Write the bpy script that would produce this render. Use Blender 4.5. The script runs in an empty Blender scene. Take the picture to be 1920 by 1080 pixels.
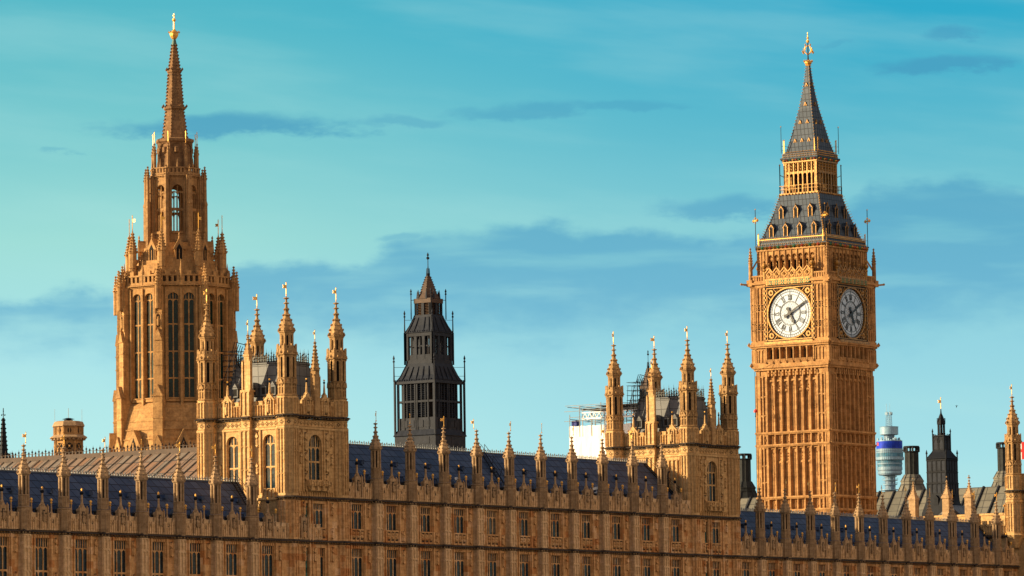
import bpy, bmesh, math, random
from mathutils import Vector, Matrix
R = math.radians; PI = math.pi
rnd = random.Random(11)
scn = bpy.context.scene

# ------------------------------------------------------------------ camera
FPX = 8583.0
YAW, PITCH, ROLL = R(35.340), R(5.3036), R(-0.8295)
hv = Vector((-math.sin(YAW), math.cos(YAW), 0)); hr = Vector((math.cos(YAW), math.sin(YAW), 0))
cf = hv * math.cos(PITCH) + Vector((0, 0, math.sin(PITCH)))
cu = -hv * math.sin(PITCH) + Vector((0, 0, math.cos(PITCH)))
cr = hr * math.cos(ROLL) + cu * math.sin(ROLL)
cup = -hr * math.sin(ROLL) + cu * math.cos(ROLL)
cam = bpy.data.cameras.new('camera'); co = bpy.data.objects.new('camera', cam)
scn.collection.objects.link(co)
mw = Matrix((cr, cup, -cf)).transposed().to_4x4(); mw.translation = Vector((302.43, 0, 0))
co.matrix_world = mw
cam.sensor_width = 36; cam.lens = 36 * FPX / 1920
cam.clip_start = 1; cam.clip_end = 40000
scn.camera = co

# ------------------------------------------------------------------ light
SUN_EL, SUN_AZ = R(16), R(227)          # azimuth clockwise from +Y
sd = Vector((math.sin(SUN_AZ) * math.cos(SUN_EL), math.cos(SUN_AZ) * math.cos(SUN_EL), math.sin(SUN_EL)))
sun = bpy.data.lights.new('sun', 'SUN'); so = bpy.data.objects.new('sun', sun); scn.collection.objects.link(so)
sun.energy = 5.0; sun.angle = R(0.5); sun.color = (1.0, 0.78, 0.47)
so.rotation_euler = sd.to_track_quat('Z', 'Y').to_euler(); so.location = (0, 0, 300)
scn.view_settings.view_transform = 'Standard'; scn.view_settings.look = 'None'
scn.view_settings.exposure = 0.85; scn.view_settings.gamma = 1
scn.cycles.max_bounces = 5; scn.cycles.diffuse_bounces = 3

def lin(r, g, b):
    f = lambda c: (c / 255) / 12.92 if c / 255 <= 0.04045 else ((c / 255 + 0.055) / 1.055) ** 2.4
    return (f(r), f(g), f(b), 1)

class NT:                                # tiny node-tree helper
    def __init__(s, tree): s.t = tree; tree.nodes.clear()
    def n(s, typ, **kw):
        nd = s.t.nodes.new(typ)
        for k, v in kw.items(): setattr(nd, k, v)
        return nd
    def put(s, sock, v):
        if isinstance(v, bpy.types.NodeSocket): s.t.links.new(v, sock)
        else: sock.default_value = v
    def math(s, op, a, b=0.0, c=0.0, clamp=False):
        nd = s.n('ShaderNodeMath', operation=op, use_clamp=clamp)
        for i, v in enumerate((a, b, c)): s.put(nd.inputs[i], v)
        return nd.outputs[0]
    def vmath(s, op, a, b=(0, 0, 0)):
        nd = s.n('ShaderNodeVectorMath', operation=op)
        s.put(nd.inputs[0], a); s.put(nd.inputs[1], b)
        return nd.outputs['Value'] if op in ('DOT_PRODUCT', 'LENGTH') else nd.outputs[0]
    def mix(s, fac, a, b, blend='MIX'):
        nd = s.n('ShaderNodeMix', data_type='RGBA', blend_type=blend)
        s.put(nd.inputs[0], fac); s.put(nd.inputs[6], a); s.put(nd.inputs[7], b)
        return nd.outputs[2]
    def smooth(s, x, a, b):
        nd = s.n('ShaderNodeMapRange', interpolation_type='SMOOTHSTEP')
        s.put(nd.inputs[0], x); nd.inputs[1].default_value = a; nd.inputs[2].default_value = b
        return nd.outputs[0]
    def ramp(s, x, stops):
        nd = s.n('ShaderNodeValToRGB'); cr_ = nd.color_ramp
        while len(cr_.elements) < len(stops): cr_.elements.new(0.5)
        for e, (p, c) in zip(cr_.elements, stops): e.position = p; e.color = c
        s.put(nd.inputs[0], x); return nd.outputs[0]
    def comb(s, x, y, z):
        nd = s.n('ShaderNodeCombineXYZ')
        for i, v in enumerate((x, y, z)): s.put(nd.inputs[i], v)
        return nd.outputs[0]
    def noise(s, vec, scale, detail=4, rough=0.55):
        nd = s.n('ShaderNodeTexNoise'); s.put(nd.inputs['Vector'], vec)
        nd.inputs['Scale'].default_value = scale; nd.inputs['Detail'].default_value = detail
        nd.inputs['Roughness'].default_value = rough
        return nd.outputs[0]

# ------------------------------------------------------------------ sky
world = bpy.data.worlds.new("World"); scn.world = world; world.use_nodes = True
W = NT(world.node_tree)
tc = W.n('ShaderNodeTexCoord').outputs['Generated']
sky = W.n('ShaderNodeTexSky', sky_type='NISHITA', sun_disc=False)
sky.sun_elevation = SUN_EL; sky.sun_rotation = SUN_AZ; sky.altitude = 20; sky.dust_density = 1.5
fwd = W.math('MAXIMUM', W.vmath('DOT_PRODUCT', tc, tuple(hv)), 0.02)
az = W.math('DIVIDE', W.vmath('DOT_PRODUCT', tc, tuple(hr)), fwd)          # tangent of bearing
el = W.math('DIVIDE', W.vmath('DOT_PRODUCT', tc, (0, 0, 1)), fwd)         # tangent of elevation
k = 8583.0 / 1000
ax = W.math('MULTIPLY', az, k); ey = W.math('MULTIPLY', el, k)             # ax -0.96..0.96, ey 0.25..1.33
gl = W.ramp(W.math('DIVIDE', ey, 1.6), [(0.10, lin(205, 244, 240)), (0.30, lin(186, 238, 236)), (0.42, lin(172, 228, 233)), (0.56, lin(160, 222, 216)), (0.68, lin(126, 204, 208)), (0.82, lin(90, 187, 201)), (1.0, lin(62, 170, 194))])
gr = W.ramp(W.math('DIVIDE', ey, 1.6), [(0.10, lin(196, 234, 236)), (0.28, lin(170, 226, 232)), (0.42, lin(150, 213, 226)), (0.56, lin(130, 203, 214)), (0.68, lin(94, 186, 207)), (0.82, lin(50, 171, 203)), (1.0, lin(38, 159, 195))])
base = W.mix(W.smooth(ax, -0.85, 0.55), gl, gr)
wisp = W.noise(W.comb(W.math('MULTIPLY', ax, 0.8), W.math('ADD', W.math('MULTIPLY', ey, 4.5), W.math('MULTIPLY', ax, 0.5)), 5.0), 1.6, 5, 0.5)
base = W.mix(W.math('MULTIPLY', W.smooth(wisp, 0.42, 0.75), 0.22), base, lin(186, 234, 228))
def px(x, y): return (x - 960) / 1000.0, (1330 - y) / 1000.0
big = W.noise(W.comb(ax, W.math('MULTIPLY', ey, 2.0), 0.0), 2.6, 3, 0.5)
puff = W.noise(W.comb(ax, W.math('MULTIPLY', ey, 1.7), 3.0), 9.0, 4, 0.5)
fine = W.noise(W.comb(ax, W.math('MULTIPLY', ey, 2.6), 6.0), 22.0, 5, 0.6)
bump = W.math('ADD', W.math('ADD', W.math('MULTIPLY', W.math('SUBTRACT', big, 0.5), 0.10), W.math('MULTIPLY', W.math('SUBTRACT', puff, 0.5), 0.075)), W.math('MULTIPLY', W.math('SUBTRACT', fine, 0.5), 0.03))
# the long bank across the middle: the height of its top against bearing
tops = [(-0.96, 525), (-0.76, 522), (-0.70, 540), (-0.56, 470), (-0.40, 462), (-0.28, 462), (-0.23, 432), (-0.10, 420), (0.04, 408), (0.20, 412), (0.30, 424), (0.44, 420), (0.60, 400), (0.68, 330), (0.84, 335), (0.96, 350)]
rmp = W.ramp(W.math('MULTIPLY', W.math('ADD', ax, 1.0), 0.5), [((x + 1) / 2, (((1330 - y) / 1000.0 - 0.6) / 0.6,) * 3 + (1,)) for x, y in tops])
top = W.math('ADD', W.math('MULTIPLY', rmp, 0.6), 0.6)
over = W.math('SUBTRACT', W.math('ADD', top, bump), ey)
bank = W.math('MULTIPLY', W.smooth(over, -0.005, 0.035), W.smooth(W.math('ADD', ey, W.math('MULTIPLY', bump, 1.5)), 0.64, 0.80))
gaps = W.smooth(W.noise(W.comb(ax, W.math('MULTIPLY', ey, 6.0), 9.0), 3.0, 4, 0.5), 0.30, 0.55)
tot = W.math('MULTIPLY', bank, W.math('MULTIPLY', W.math('ADD', 0.55, W.math('MULTIPLY', gaps, 0.45)), 0.80))
clouds = [  # centre x, y, half-width, half-height, strength
    (425, 220, 225, 24, 0.80), (740, 210, 90, 9, 0.40), (1000, 197, 170, 15, 0.50), (1190, 195, 110, 11, 0.40),
    (1790, 122, 150, 17, 0.75), (1800, 62, 55, 13, 0.6), (1560, 74, 60, 6, 0.25), (1350, 386, 130, 22, 0.72), (760, 436, 60, 10, 0.5), (110, 262, 30, 5, .3)]
for cx, cy, rx, ry, stg in clouds:
    a, b = px(cx, cy)
    dx = W.math('DIVIDE', W.math('ADD', W.math('SUBTRACT', ax, a), W.math('MULTIPLY', bump, 1.6)), rx / 1000.0)
    dy = W.math('DIVIDE', W.math('SUBTRACT', W.math('SUBTRACT', ey, b), W.math('MULTIPLY', bump, 0.55)), ry / 1000.0)
    d = W.math('SQRT', W.math('ADD', W.math('MULTIPLY', dx, dx), W.math('MULTIPLY', dy, dy)))
    m = W.math('MULTIPLY', W.smooth(W.math('ADD', d, W.math('MULTIPLY', W.math('SUBTRACT', fine, 0.5), 1.0)), 1.3, 0.45), stg)
    tot = W.math('MAXIMUM', tot, m)
ccol = W.mix(W.smooth(ey, 0.6, 1.2), lin(104, 178, 211), lin(72, 156, 192))
vis = W.mix(W.math('MULTIPLY', tot, 0.95), base, ccol)
front = W.math('MULTIPLY', W.smooth(el, 0.75, 0.3), W.smooth(W.vmath('DOT_PRODUCT', tc, tuple(hv)), 0.25, 0.6))
# the rest of the sky: clear blue overhead, and an added warm fill glow, out of view, in the east
dome = W.mix(1.0, sky.outputs[0], (0.75, 0.7, 0.7, 1), 'MULTIPLY')
fill_dir = Vector((0.93, 0.02, 0.36)).normalized()
gd = W.smooth(W.vmath('DOT_PRODUCT', tc, tuple(fill_dir)), 0.42, 1.0)
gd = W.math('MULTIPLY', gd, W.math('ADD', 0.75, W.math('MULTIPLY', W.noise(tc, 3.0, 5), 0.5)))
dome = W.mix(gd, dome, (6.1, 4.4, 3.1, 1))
vis10 = W.mix(1.0, vis, (5.55, 5.55, 5.55, 1), 'MULTIPLY')   # 10 / 2**exposure
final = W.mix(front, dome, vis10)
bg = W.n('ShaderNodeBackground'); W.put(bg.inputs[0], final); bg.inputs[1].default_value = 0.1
W.t.links.new(bg.outputs[0], W.n('ShaderNodeOutputWorld').inputs[0])

# ------------------------------------------------------------------ materials
def newmat(name):
    m = bpy.data.materials.new(name); m.use_nodes = True
    T = NT(m.node_tree)
    p = T.n('ShaderNodeBsdfPrincipled'); o = T.n('ShaderNodeOutputMaterial')
    T.t.links.new(p.outputs[0], o.inputs[0])
    return m, T, p

def stone(name, c1, c2, dark, row=0.36, brick=0.85, stain=0.6, odd=None):
    m, T, p = newmat(name)
    g = T.n('ShaderNodeNewGeometry').outputs['Position']
    sx = T.n('ShaderNodeSeparateXYZ'); T.put(sx.inputs[0], g); x, y, z = sx.outputs
    uv = T.comb(T.math('ADD', x, y), z, 0.0)
    bt = T.n('ShaderNodeTexBrick'); T.put(bt.inputs['Vector'], uv)
    bt.inputs['Color1'].default_value = (*c1, 1); bt.inputs['Color2'].default_value = (*c2, 1)
    bt.inputs['Mortar'].default_value = tuple(c * 1.25 for c in dark) + (1,)
    bt.inputs['Scale'].default_value = 1; bt.inputs['Mortar Size'].default_value = 0.008
    bt.inputs['Brick Width'].default_value = brick; bt.inputs['Row Height'].default_value = row
    col = bt.outputs['Color']
    if odd:                                     # replaced paler and redder blocks
        b2 = T.n('ShaderNodeTexBrick'); T.put(b2.inputs['Vector'], T.vmath('ADD', uv, (0, 0, 0)))
        b2.inputs['Color1'].default_value = (0, 0, 0, 1); b2.inputs['Color2'].default_value = (1, 1, 1, 1)
        b2.inputs['Mortar'].default_value = (0.5, 0.5, 0.5, 1); b2.inputs['Scale'].default_value = 1
        b2.inputs['Brick Width'].default_value = brick; b2.inputs['Row Height'].default_value = row * 2
        b2.inputs['Mortar Size'].default_value = 0.0
        col = T.mix(T.math('MULTIPLY', T.smooth(b2.outputs['Color'], 0.88, 0.96), 0.7), col, (*odd[0], 1))
        col = T.mix(T.math('MULTIPLY', T.smooth(b2.outputs['Color'], 0.2, 0.08), 0.8), col, (*odd[1], 1))
    n1 = T.noise(g, 0.55, 6, 0.65)
    st = T.noise(T.comb(T.math('MULTIPLY', T.math('ADD', x, y), 1.6), T.math('MULTIPLY', T.math('SUBTRACT', x, y), 1.6), T.math('MULTIPLY', z, 0.16)), 1.0, 5, 0.65)
    f = T.math('MULTIPLY', T.math('ADD', T.smooth(n1, 0.46, 0.72), T.smooth(st, 0.48, 0.75)), stain * 0.62, clamp=True)
    col = T.mix(f, col, (*dark, 1))
    n3 = T.noise(g, 3.2, 6, 0.75)
    col = T.mix(T.math('MULTIPLY', T.smooth(n3, 0.35, 0.72), 0.62), T.mix(1.0, col, (1.16, 1.16, 1.16, 1), 'MULTIPLY'), T.mix(1.0, col, (0.46, 0.40, 0.36, 1), 'MULTIPLY'))
    T.put(p.inputs['Base Color'], col); p.inputs['Roughness'].default_value = 0.9
    p.inputs['Specular IOR Level'].default_value = 0.2
    bp = T.n('ShaderNodeBump'); bp.inputs['Strength'].default_value = 0.5; bp.inputs['Distance'].default_value = 0.06
    T.put(bp.inputs['Height'], n3); T.put(p.inputs['Normal'], bp.outputs[0])
    return m

def plain(name, c, rough=0.6, metal=0.0, var=0.25, scale=1.5, spec=0.4):
    m, T, p = newmat(name)
    g = T.n('ShaderNodeNewGeometry').outputs['Position']
    n1 = T.noise(g, scale, 5, 0.65)
    T.put(p.inputs['Base Color'], T.mix(T.smooth(n1, 0.3, 0.7), tuple(x * (1 + var) for x in c) + (1,), tuple(x * (1 - var) for x in c) + (1,)))
    p.inputs['Roughness'].default_value = rough; p.inputs['Metallic'].default_value = metal
    p.inputs['Specular IOR Level'].default_value = spec
    return m

def plates(name, c1, c2, joint, bw, bh, skew=0.0, rough=0.6, metal=0.0, axis='y', mortar=0.03, zk=1.35, spec=0.15, off=0.0):
    """roof covered in plates: joints run along the ridge and down the slope"""
    m, T, p = newmat(name)
    g = T.n('ShaderNodeNewGeometry').outputs['Position']
    sx = T.n('ShaderNodeSeparateXYZ'); T.put(sx.inputs[0], g); x, y, z = sx.outputs
    a = {'y': y, 'x': x, 'xy': T.math('ADD', x, y)}[axis]
    uv = T.comb(T.math('ADD', a, T.math('MULTIPLY', z, skew)), T.math('MULTIPLY', z, zk), 0.0)
    bt = T.n('ShaderNodeTexBrick', offset=off); T.put(bt.inputs['Vector'], uv)
    bt.inputs['Color1'].default_value = (*c1, 1); bt.inputs['Color2'].default_value = (*c2, 1); bt.inputs['Mortar'].default_value = (*joint, 1)
    bt.inputs['Scale'].default_value = 1; bt.inputs['Brick Width'].default_value = bw; bt.inputs['Row Height'].default_value = bh
    bt.inputs['Mortar Size'].default_value = mortar
    n1 = T.noise(g, 0.8, 6, 0.7)
    col = T.mix(T.math('MULTIPLY', T.smooth(n1, 0.4, 0.75), 0.5), bt.outputs['Color'], tuple(v * 0.55 for v in c1) + (1,))
    T.put(p.inputs['Base Color'], col); p.inputs['Roughness'].default_value = rough; p.inputs['Metallic'].default_value = metal
    p.inputs['Specular IOR Level'].default_value = spec
    bp = T.n('ShaderNodeBump'); bp.inputs['Strength'].default_value = 0.4; bp.inputs['Distance'].default_value = 0.05
    bp.invert = True
    T.put(bp.inputs['Height'], bt.outputs['Fac']); T.put(p.inputs['Normal'], bp.outputs[0])
    return m

def glass(name, c, lead, cell=0.25):
    m, T, p = newmat(name)
    g = T.n('ShaderNodeNewGeometry').outputs['Position']
    sx = T.n('ShaderNodeSeparateXYZ'); T.put(sx.inputs[0], g); x, y, z = sx.outputs
    bt = T.n('ShaderNodeTexBrick', offset=0.0); T.put(bt.inputs['Vector'], T.comb(T.math('ADD', x, y), z, 0.0))
    bt.inputs['Color1'].default_value = tuple(v * 0.5 for v in c) + (1,); bt.inputs['Color2'].default_value = tuple(v * 1.5 for v in c) + (1,)
    bt.inputs['Mortar'].default_value = (*lead, 1); bt.inputs['Scale'].default_value = 1
    bt.inputs['Brick Width'].default_value = cell; bt.inputs['Row Height'].default_value = cell * 1.7; bt.inputs['Mortar Size'].default_value = 0.018
    T.put(p.inputs['Base Color'], bt.outputs['Color']); p.inputs['Roughness'].default_value = 0.10
    p.inputs['Specular IOR Level'].default_value = 0.22
    bp = T.n('ShaderNodeBump'); bp.inputs['Strength'].default_value = 0.35; bp.inputs['Distance'].default_value = 0.03
    T.put(bp.inputs['Height'], T.noise(g, 3.0, 2)); T.put(p.inputs['Normal'], bp.outputs[0])
    return m

M = {}
M['river'] = stone('river_front_stone', (0.68, 0.415, 0.19), (0.54, 0.30, 0.125), (0.30, 0.16, 0.07), odd=((0.74, 0.49, 0.28), (0.48, 0.20, 0.065)))
M['pale'] = stone('tower_stone', (0.62, 0.405, 0.185), (0.52, 0.32, 0.135), (0.25, 0.145, 0.065), stain=0.6)
M['clock'] = stone('clock_tower_stone', (0.49, 0.275, 0.110), (0.35, 0.185, 0.070), (0.15, 0.08, 0.036), row=0.55, brick=0.9, stain=0.75)
M['spire'] = stone('spire_stone', (0.48, 0.275, 0.108), (0.36, 0.20, 0.076), (0.15, 0.088, 0.044), row=0.6, brick=1.2, stain=0.75)
M['turret'] = stone('turret_stone', (0.47, 0.29, 0.125), (0.36, 0.215, 0.09), (0.17, 0.10, 0.048), stain=0.75)
M['spiredark'] = stone('dark_spire_stone', (0.27, 0.155, 0.072), (0.20, 0.11, 0.052), (0.085, 0.05, 0.028), row=0.6, brick=1.2, stain=0.8)
M['spirelant'] = stone('lantern_stone', (0.40, 0.235, 0.10), (0.30, 0.17, 0.072), (0.13, 0.078, 0.042), row=0.6, brick=1.2, stain=0.7)
M['riverpale'] = stone('river_dressed_stone', (0.68, 0.48, 0.275), (0.58, 0.39, 0.205), (0.34, 0.215, 0.115), stain=0.45)
M['weathered'] = stone('weathered_stone', (0.45, 0.305, 0.17), (0.36, 0.235, 0.125), (0.20, 0.13, 0.075), stain=0.75)
M['soot_shade'] = stone('soot_and_shade_stone', (0.075, 0.055, 0.04), (0.05, 0.038, 0.03), (0.03, 0.026, 0.022))  # blackened cornices, and shade painted behind niches, panels and quatrefoils
M['recess'] = plain('recess_shade', (0.008, 0.007, 0.006), 0.9)  # near-black colour stands in for the shade inside slots and openings
M['slate'] = plates('slate_roof', (0.030, 0.054, 0.112), (0.058, 0.086, 0.155), (0.006, 0.010, 0.022), 1.25, 1.05, skew=0.35, rough=0.55, mortar=0.055)
M['lead'] = plates('lead_roof', (0.20, 0.17, 0.14), (0.25, 0.145, 0.09), (0.05, 0.045, 0.04), 1.0, 2.0, rough=0.55, axis='x', mortar=0.05)
M['leadgrey'] = plates('grey_lead_roof', (0.115, 0.12, 0.125), (0.15, 0.15, 0.145), (0.02, 0.02, 0.022), 1.25, 1.5, rough=0.45, axis='xy', mortar=0.04)
M['iron_tile'] = plates('cast_iron_roof', (0.042, 0.060, 0.085), (0.062, 0.080, 0.105), (0.008, 0.011, 0.018), 0.62, 1.15, rough=0.45, axis='xy', mortar=0.05, skew=0.0, off=0.0)
M['iron'] = plain('black_iron', (0.008, 0.010, 0.015), 0.6, spec=0.12)
M['iron2'] = plain('dark_ironwork', (0.017, 0.021, 0.031), 0.6, spec=0.12)
M['rust'] = plain('rusty_iron', (0.060, 0.034, 0.020), 0.7)
M['crest'] = plain('iron_cresting', (0.22, 0.24, 0.24), 0.5)  # grey lightened to mimic light caught along the ridges
M['crestdark'] = plain('dark_cresting', (0.055, 0.068, 0.068), 0.6)
M['copper'] = plain('green_copper', (0.07, 0.14, 0.10), 0.6)
M['gold'] = plain('gilding', (0.80, 0.43, 0.085), 0.35, 0.35, 0.2)
M['goldstone'] = plain('gilded_stone', (0.30, 0.15, 0.030), 0.4, 0.3, 0.55, 4.0)
M['redpaint'] = plain('red_painted_stone', (0.36, 0.06, 0.025), 0.6)
M['greenpaint'] = plain('green_painted_stone', (0.03, 0.16, 0.07), 0.6)
M['glass'] = glass('leaded_glass', (0.010, 0.022, 0.030), (0.003, 0.004, 0.005))
M['blueglass'] = glass('bluish_glass', (0.016, 0.036, 0.048), (0.006, 0.009, 0.011))  # lighter bluish copy of the leaded glass, given to random panes
M['blindglass'] = glass('glass_with_blind', (0.09, 0.085, 0.07), (0.02, 0.02, 0.02))
M['greenglass'] = glass('green_leaded_glass', (0.004, 0.022, 0.018), (0.003, 0.005, 0.004), 0.34)
M['paleglass'] = glass('pale_green_glass', (0.08, 0.20, 0.17), (0.03, 0.05, 0.05), 0.3)
M['opal'] = plain('opal_glass', (0.42, 0.51, 0.62), 0.35, 0.0, 0.04)
M['black'] = plain('black_enamel', (0.012, 0.014, 0.018), 0.4)
M['sheet'] = plain('white_sheeting', (0.86, 0.84, 0.80), 0.7, 0.0, 0.05, 0.5)
M['tube'] = plain('steel_tube', (0.12, 0.125, 0.13), 0.5, 0.3)
M['plank'] = plain('scaffold_planks', (0.05, 0.045, 0.04), 0.8)
M['btw'] = plain('tower_panel', (0.20, 0.34, 0.46), 0.4)  # blue cast of the far tower's panels stands in for distance haze
M['btg'] = plain('tower_glazing', (0.04, 0.17, 0.27), 0.3, 0.0, 0.5, 0.2, spec=0.3)
M['btd'] = plain('tower_dark_band', (0.10, 0.17, 0.25), 0.5)
M['bts'] = plain('blue_screen', (0.012, 0.04, 0.42), 0.5, 0.0, 0.4, 0.15, spec=0.1)
M['btr'] = plain('red_screen_mark', (0.6, 0.08, 0.06), 0.4)
M['bronze'] = plain('bronze_cladding', (0.022, 0.024, 0.024), 0.6, 0.0, spec=0.12)
M['bronzepanel'] = plates('bronze_roof_panel', (0.12, 0.115, 0.095), (0.16, 0.15, 0.12), (0.03, 0.03, 0.03), 1.9, 1.6, rough=0.5, axis='x', mortar=0.06)
M['white'] = plain('white_paint', (0.8, 0.8, 0.8), 0.5, 0, 0.03)
M['red'] = plain('red_paint', (0.55, 0.03, 0.03), 0.5, 0, 0.1)
M['blue'] = plain('blue_cloth', (0.02, 0.03, 0.20), 0.7, 0, 0.1)
M['ground'] = plain('ground_paving', (0.22, 0.19, 0.15), 0.9, 0, 0.2, 0.05)
M['waterm'] = plain('river_water', (0.05, 0.06, 0.05), 0.15, 0, 0.2, 0.1)

# ------------------------------------------------------------------ mesh helper
class MB:
    """collects shapes; a frame gives u along a face, v up, w outward"""
    def __init__(s): s.v = []; s.f = []; s.m = []; s.mi = 0; s.F = None; s.fr()
    def fr(s, o=(0, 0, 0), ang=0.0):
        c, n = math.cos(ang), math.sin(ang)
        s.F = (Vector((-n, c, 0)), Vector((c, n, 0)), Vector(o)); return s
    def mat(s, i): s.mi = i; return s
    def P(s, u, v, w): U, Wd, O = s.F; return (O.x + U.x * u + Wd.x * w, O.y + U.y * u + Wd.y * w, O.z + v)
    def add(s, pts, faces):
        b = len(s.v); s.v += [s.P(*p) for p in pts]
        for f in faces: s.f.append([b + i for i in f]); s.m.append(s.mi)
    def box(s, u0, u1, v0, v1, w0, w1):
        s.add([(u0, v0, w0), (u1, v0, w0), (u1, v1, w0), (u0, v1, w0), (u0, v0, w1), (u1, v0, w1), (u1, v1, w1), (u0, v1, w1)],
              [(0, 3, 2, 1), (4, 5, 6, 7), (0, 1, 5, 4), (2, 3, 7, 6), (1, 2, 6, 5), (0, 4, 7, 3)])
    def poly(s, pts, w0, w1):
        n = len(pts)
        s.add([(u, v, w1) for u, v in pts] + [(u, v, w0) for u, v in pts],
              [tuple(range(n)), tuple(range(2 * n - 1, n - 1, -1))] + [(i, i + n, (i + 1) % n + n, (i + 1) % n) for i in range(n)])
    def lathe(s, cu_, cw, prof, n=8, rot=None, sq=1.0):
        rot = PI / n if rot is None else rot
        b = []; f = []
        for r, v in prof:
            for i in range(n):
                a = rot + 2 * PI * i / n; b.append((cu_ + r * math.cos(a), v, cw + r * math.sin(a) * sq))
        for j in range(len(prof) - 1):
            for i in range(n):
                f.append((j * n + i, j * n + (i + 1) % n, (j + 1) * n + (i + 1) % n, (j + 1) * n + i))
        f.append(tuple(range(n - 1, -1, -1))); f.append(tuple((len(prof) - 1) * n + i for i in range(n)))
        s.add(b, f)
    def prism(s, cu_, cw, v0, v1, r0, r1=None, n=8, rot=None):
        s.lathe(cu_, cw, [(r0, v0), (r0 if r1 is None else max(r1, 0.002), v1)], n, rot)
    def bar(s, p, q, r=0.05, n=4):
        p, q = Vector(p), Vector(q); d = (q - p); 
        if d.length < 1e-6: return
        d.normalize(); a = d.cross(Vector((0, 1, 0)));
        if a.length < 1e-3: a = d.cross(Vector((1, 0, 0)))
        a.normalize(); b = d.cross(a); pts = []
        for e in (p, q):
            for i in range(n):
                t = 2 * PI * i / n + PI / 4; pts.append(tuple(e + (a * math.cos(t) + b * math.sin(t)) * r))
        s.add(pts, [(i, (i + 1) % n, n + (i + 1) % n, n + i) for i in range(n)] + [tuple(range(n - 1, -1, -1)), tuple(range(n, 2 * n))])
    def ball(s, cu_, v, cw, r, n=6): s.lathe(cu_, cw, [(0.01, v - r), (r * .75, v - r * .66), (r, v), (r * .75, v + r * .66), (0.01, v + r)], n)
    def knob(s, u, v, w, r): s.add([(u - r, v, w), (u, v, w + r), (u + r, v, w), (u, v, w - r), (u, v + r * 1.3, w), (u, v - r, w)],
                                   [(0, 1, 4), (1, 2, 4), (2, 3, 4), (3, 0, 4), (1, 0, 5), (2, 1, 5), (3, 2, 5), (0, 3, 5)])
    def wall(s, u0, u1, v0, v1, w0, w1, ops=()):
        us = sorted({u0, u1, *[o[0] for o in ops], *[o[1] for o in ops]})
        for a, b in zip(us, us[1:]):
            cut = sorted((o[2], o[3]) for o in ops if o[0] <= a + 1e-6 and o[1] >= b - 1e-6); v = v0
            for c, d in cut:
                if c > v: s.box(a, b, v, c, w0, w1)
                v = max(v, d)
            if v < v1: s.box(a, b, v, v1, w0, w1)
    def arch(s, u0, u1, v0, v1, w0, w1, k=5, point=1.0):
        """stone above a pointed arch that springs at v0 and fills to v1"""
        m = (u0 + u1) / 2; h = (m - u0); rise = min((v1 - v0) * 0.94, h * 1.5 * point)
        cv = [(u0 + h * (1 - math.cos(i / k * PI / 2)) , v0 + rise * math.sin(i / k * PI / 2) ** 0.8) for i in range(k + 1)]
        s.poly([(u0, v0)] + cv[1:] + [(m, v1), (u0, v1)], w0, w1)
        cv2 = [(2 * m - a, b) for a, b in cv]
        s.poly([(u1, v0), (u1, v1), (m, v1)] + cv2[::-1][:-1], w0, w1)
    def build(s, name, mats, parent=None, loc=None, smooth=False):
        me = bpy.data.meshes.new(name); me.from_pydata(s.v, [], s.f)
        for m in mats: me.materials.append(M[m])
        if len(mats) > 1: me.polygons.foreach_set('material_index', s.m)
        bm = bmesh.new(); bm.from_mesh(me); bmesh.ops.recalc_face_normals(bm, faces=bm.faces); bm.to_mesh(me); bm.free()
        if smooth: me.polygons.foreach_set('use_smooth', [True] * len(me.polygons))
        o = bpy.data.objects.new(name, me); scn.collection.objects.link(o)
        if parent: o.parent = parent
        if loc: o.location = loc
        return o

def tag(o, label, cat=None, group=None, kind=None):
    if label: o['label'] = label
    if cat: o['category'] = cat
    if group: o['group'] = group
    if kind: o['kind'] = kind
    return o
def empty(name, loc, label, cat, group=None):
    o = bpy.data.objects.new(name, None); scn.collection.objects.link(o); o.location = loc; o.empty_display_size = 2
    return tag(o, label, cat, group)
def dup(o, parent=None, loc=None, rotz=None, scale=None):
    c = o.copy(); scn.collection.objects.link(c)
    if parent is not None: c.parent = parent
    if loc is not None: c.location = loc
    if rotz is not None: c.rotation_euler = (0, 0, rotz)
    if scale is not None: c.scale = scale
    for ch in list(o.children): dup(ch, c)
    return c

E_, S_, N_, W_ = 0.0, -PI / 2, PI / 2, PI

# ------------------------------------------------------------------ setting
g = MB().fr((0, 0, 0), 0)
g.box(-9000, 14000, -6.0, -5.0, -14000, 22.0)
tag(g.build('ground', ['ground']), None, None, None, 'structure')
g = MB(); g.box(-9000, 14000, -8.5, -7.5, 22.0, 9000)
tag(g.build('river', ['waterm']), None, None, None, 'structure')

# ------------------------------------------------------------------ shared ornaments
def crockets(mb, prof, n, size, step, rot=None, c=(0, 0), wk=1.0):
    """leaf knobs up the arrises of a spire given by (radius, height) points"""
    rot = PI / n if rot is None else rot
    for (r0, z0), (r1, z1) in zip(prof, prof[1:]):
        L = math.hypot(r1 - r0, z1 - z0); cnt = max(1, int(L / step))
        for i in range(cnt):
            t = (i + 0.5) / cnt; r = r0 + (r1 - r0) * t + size * 0.35; z = z0 + (z1 - z0) * t
            for q in range(n):
                a = rot + 2 * PI * q / n; mb.knob(c[0] + r * math.cos(a), z, c[1] + r * math.sin(a), size)

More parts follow.
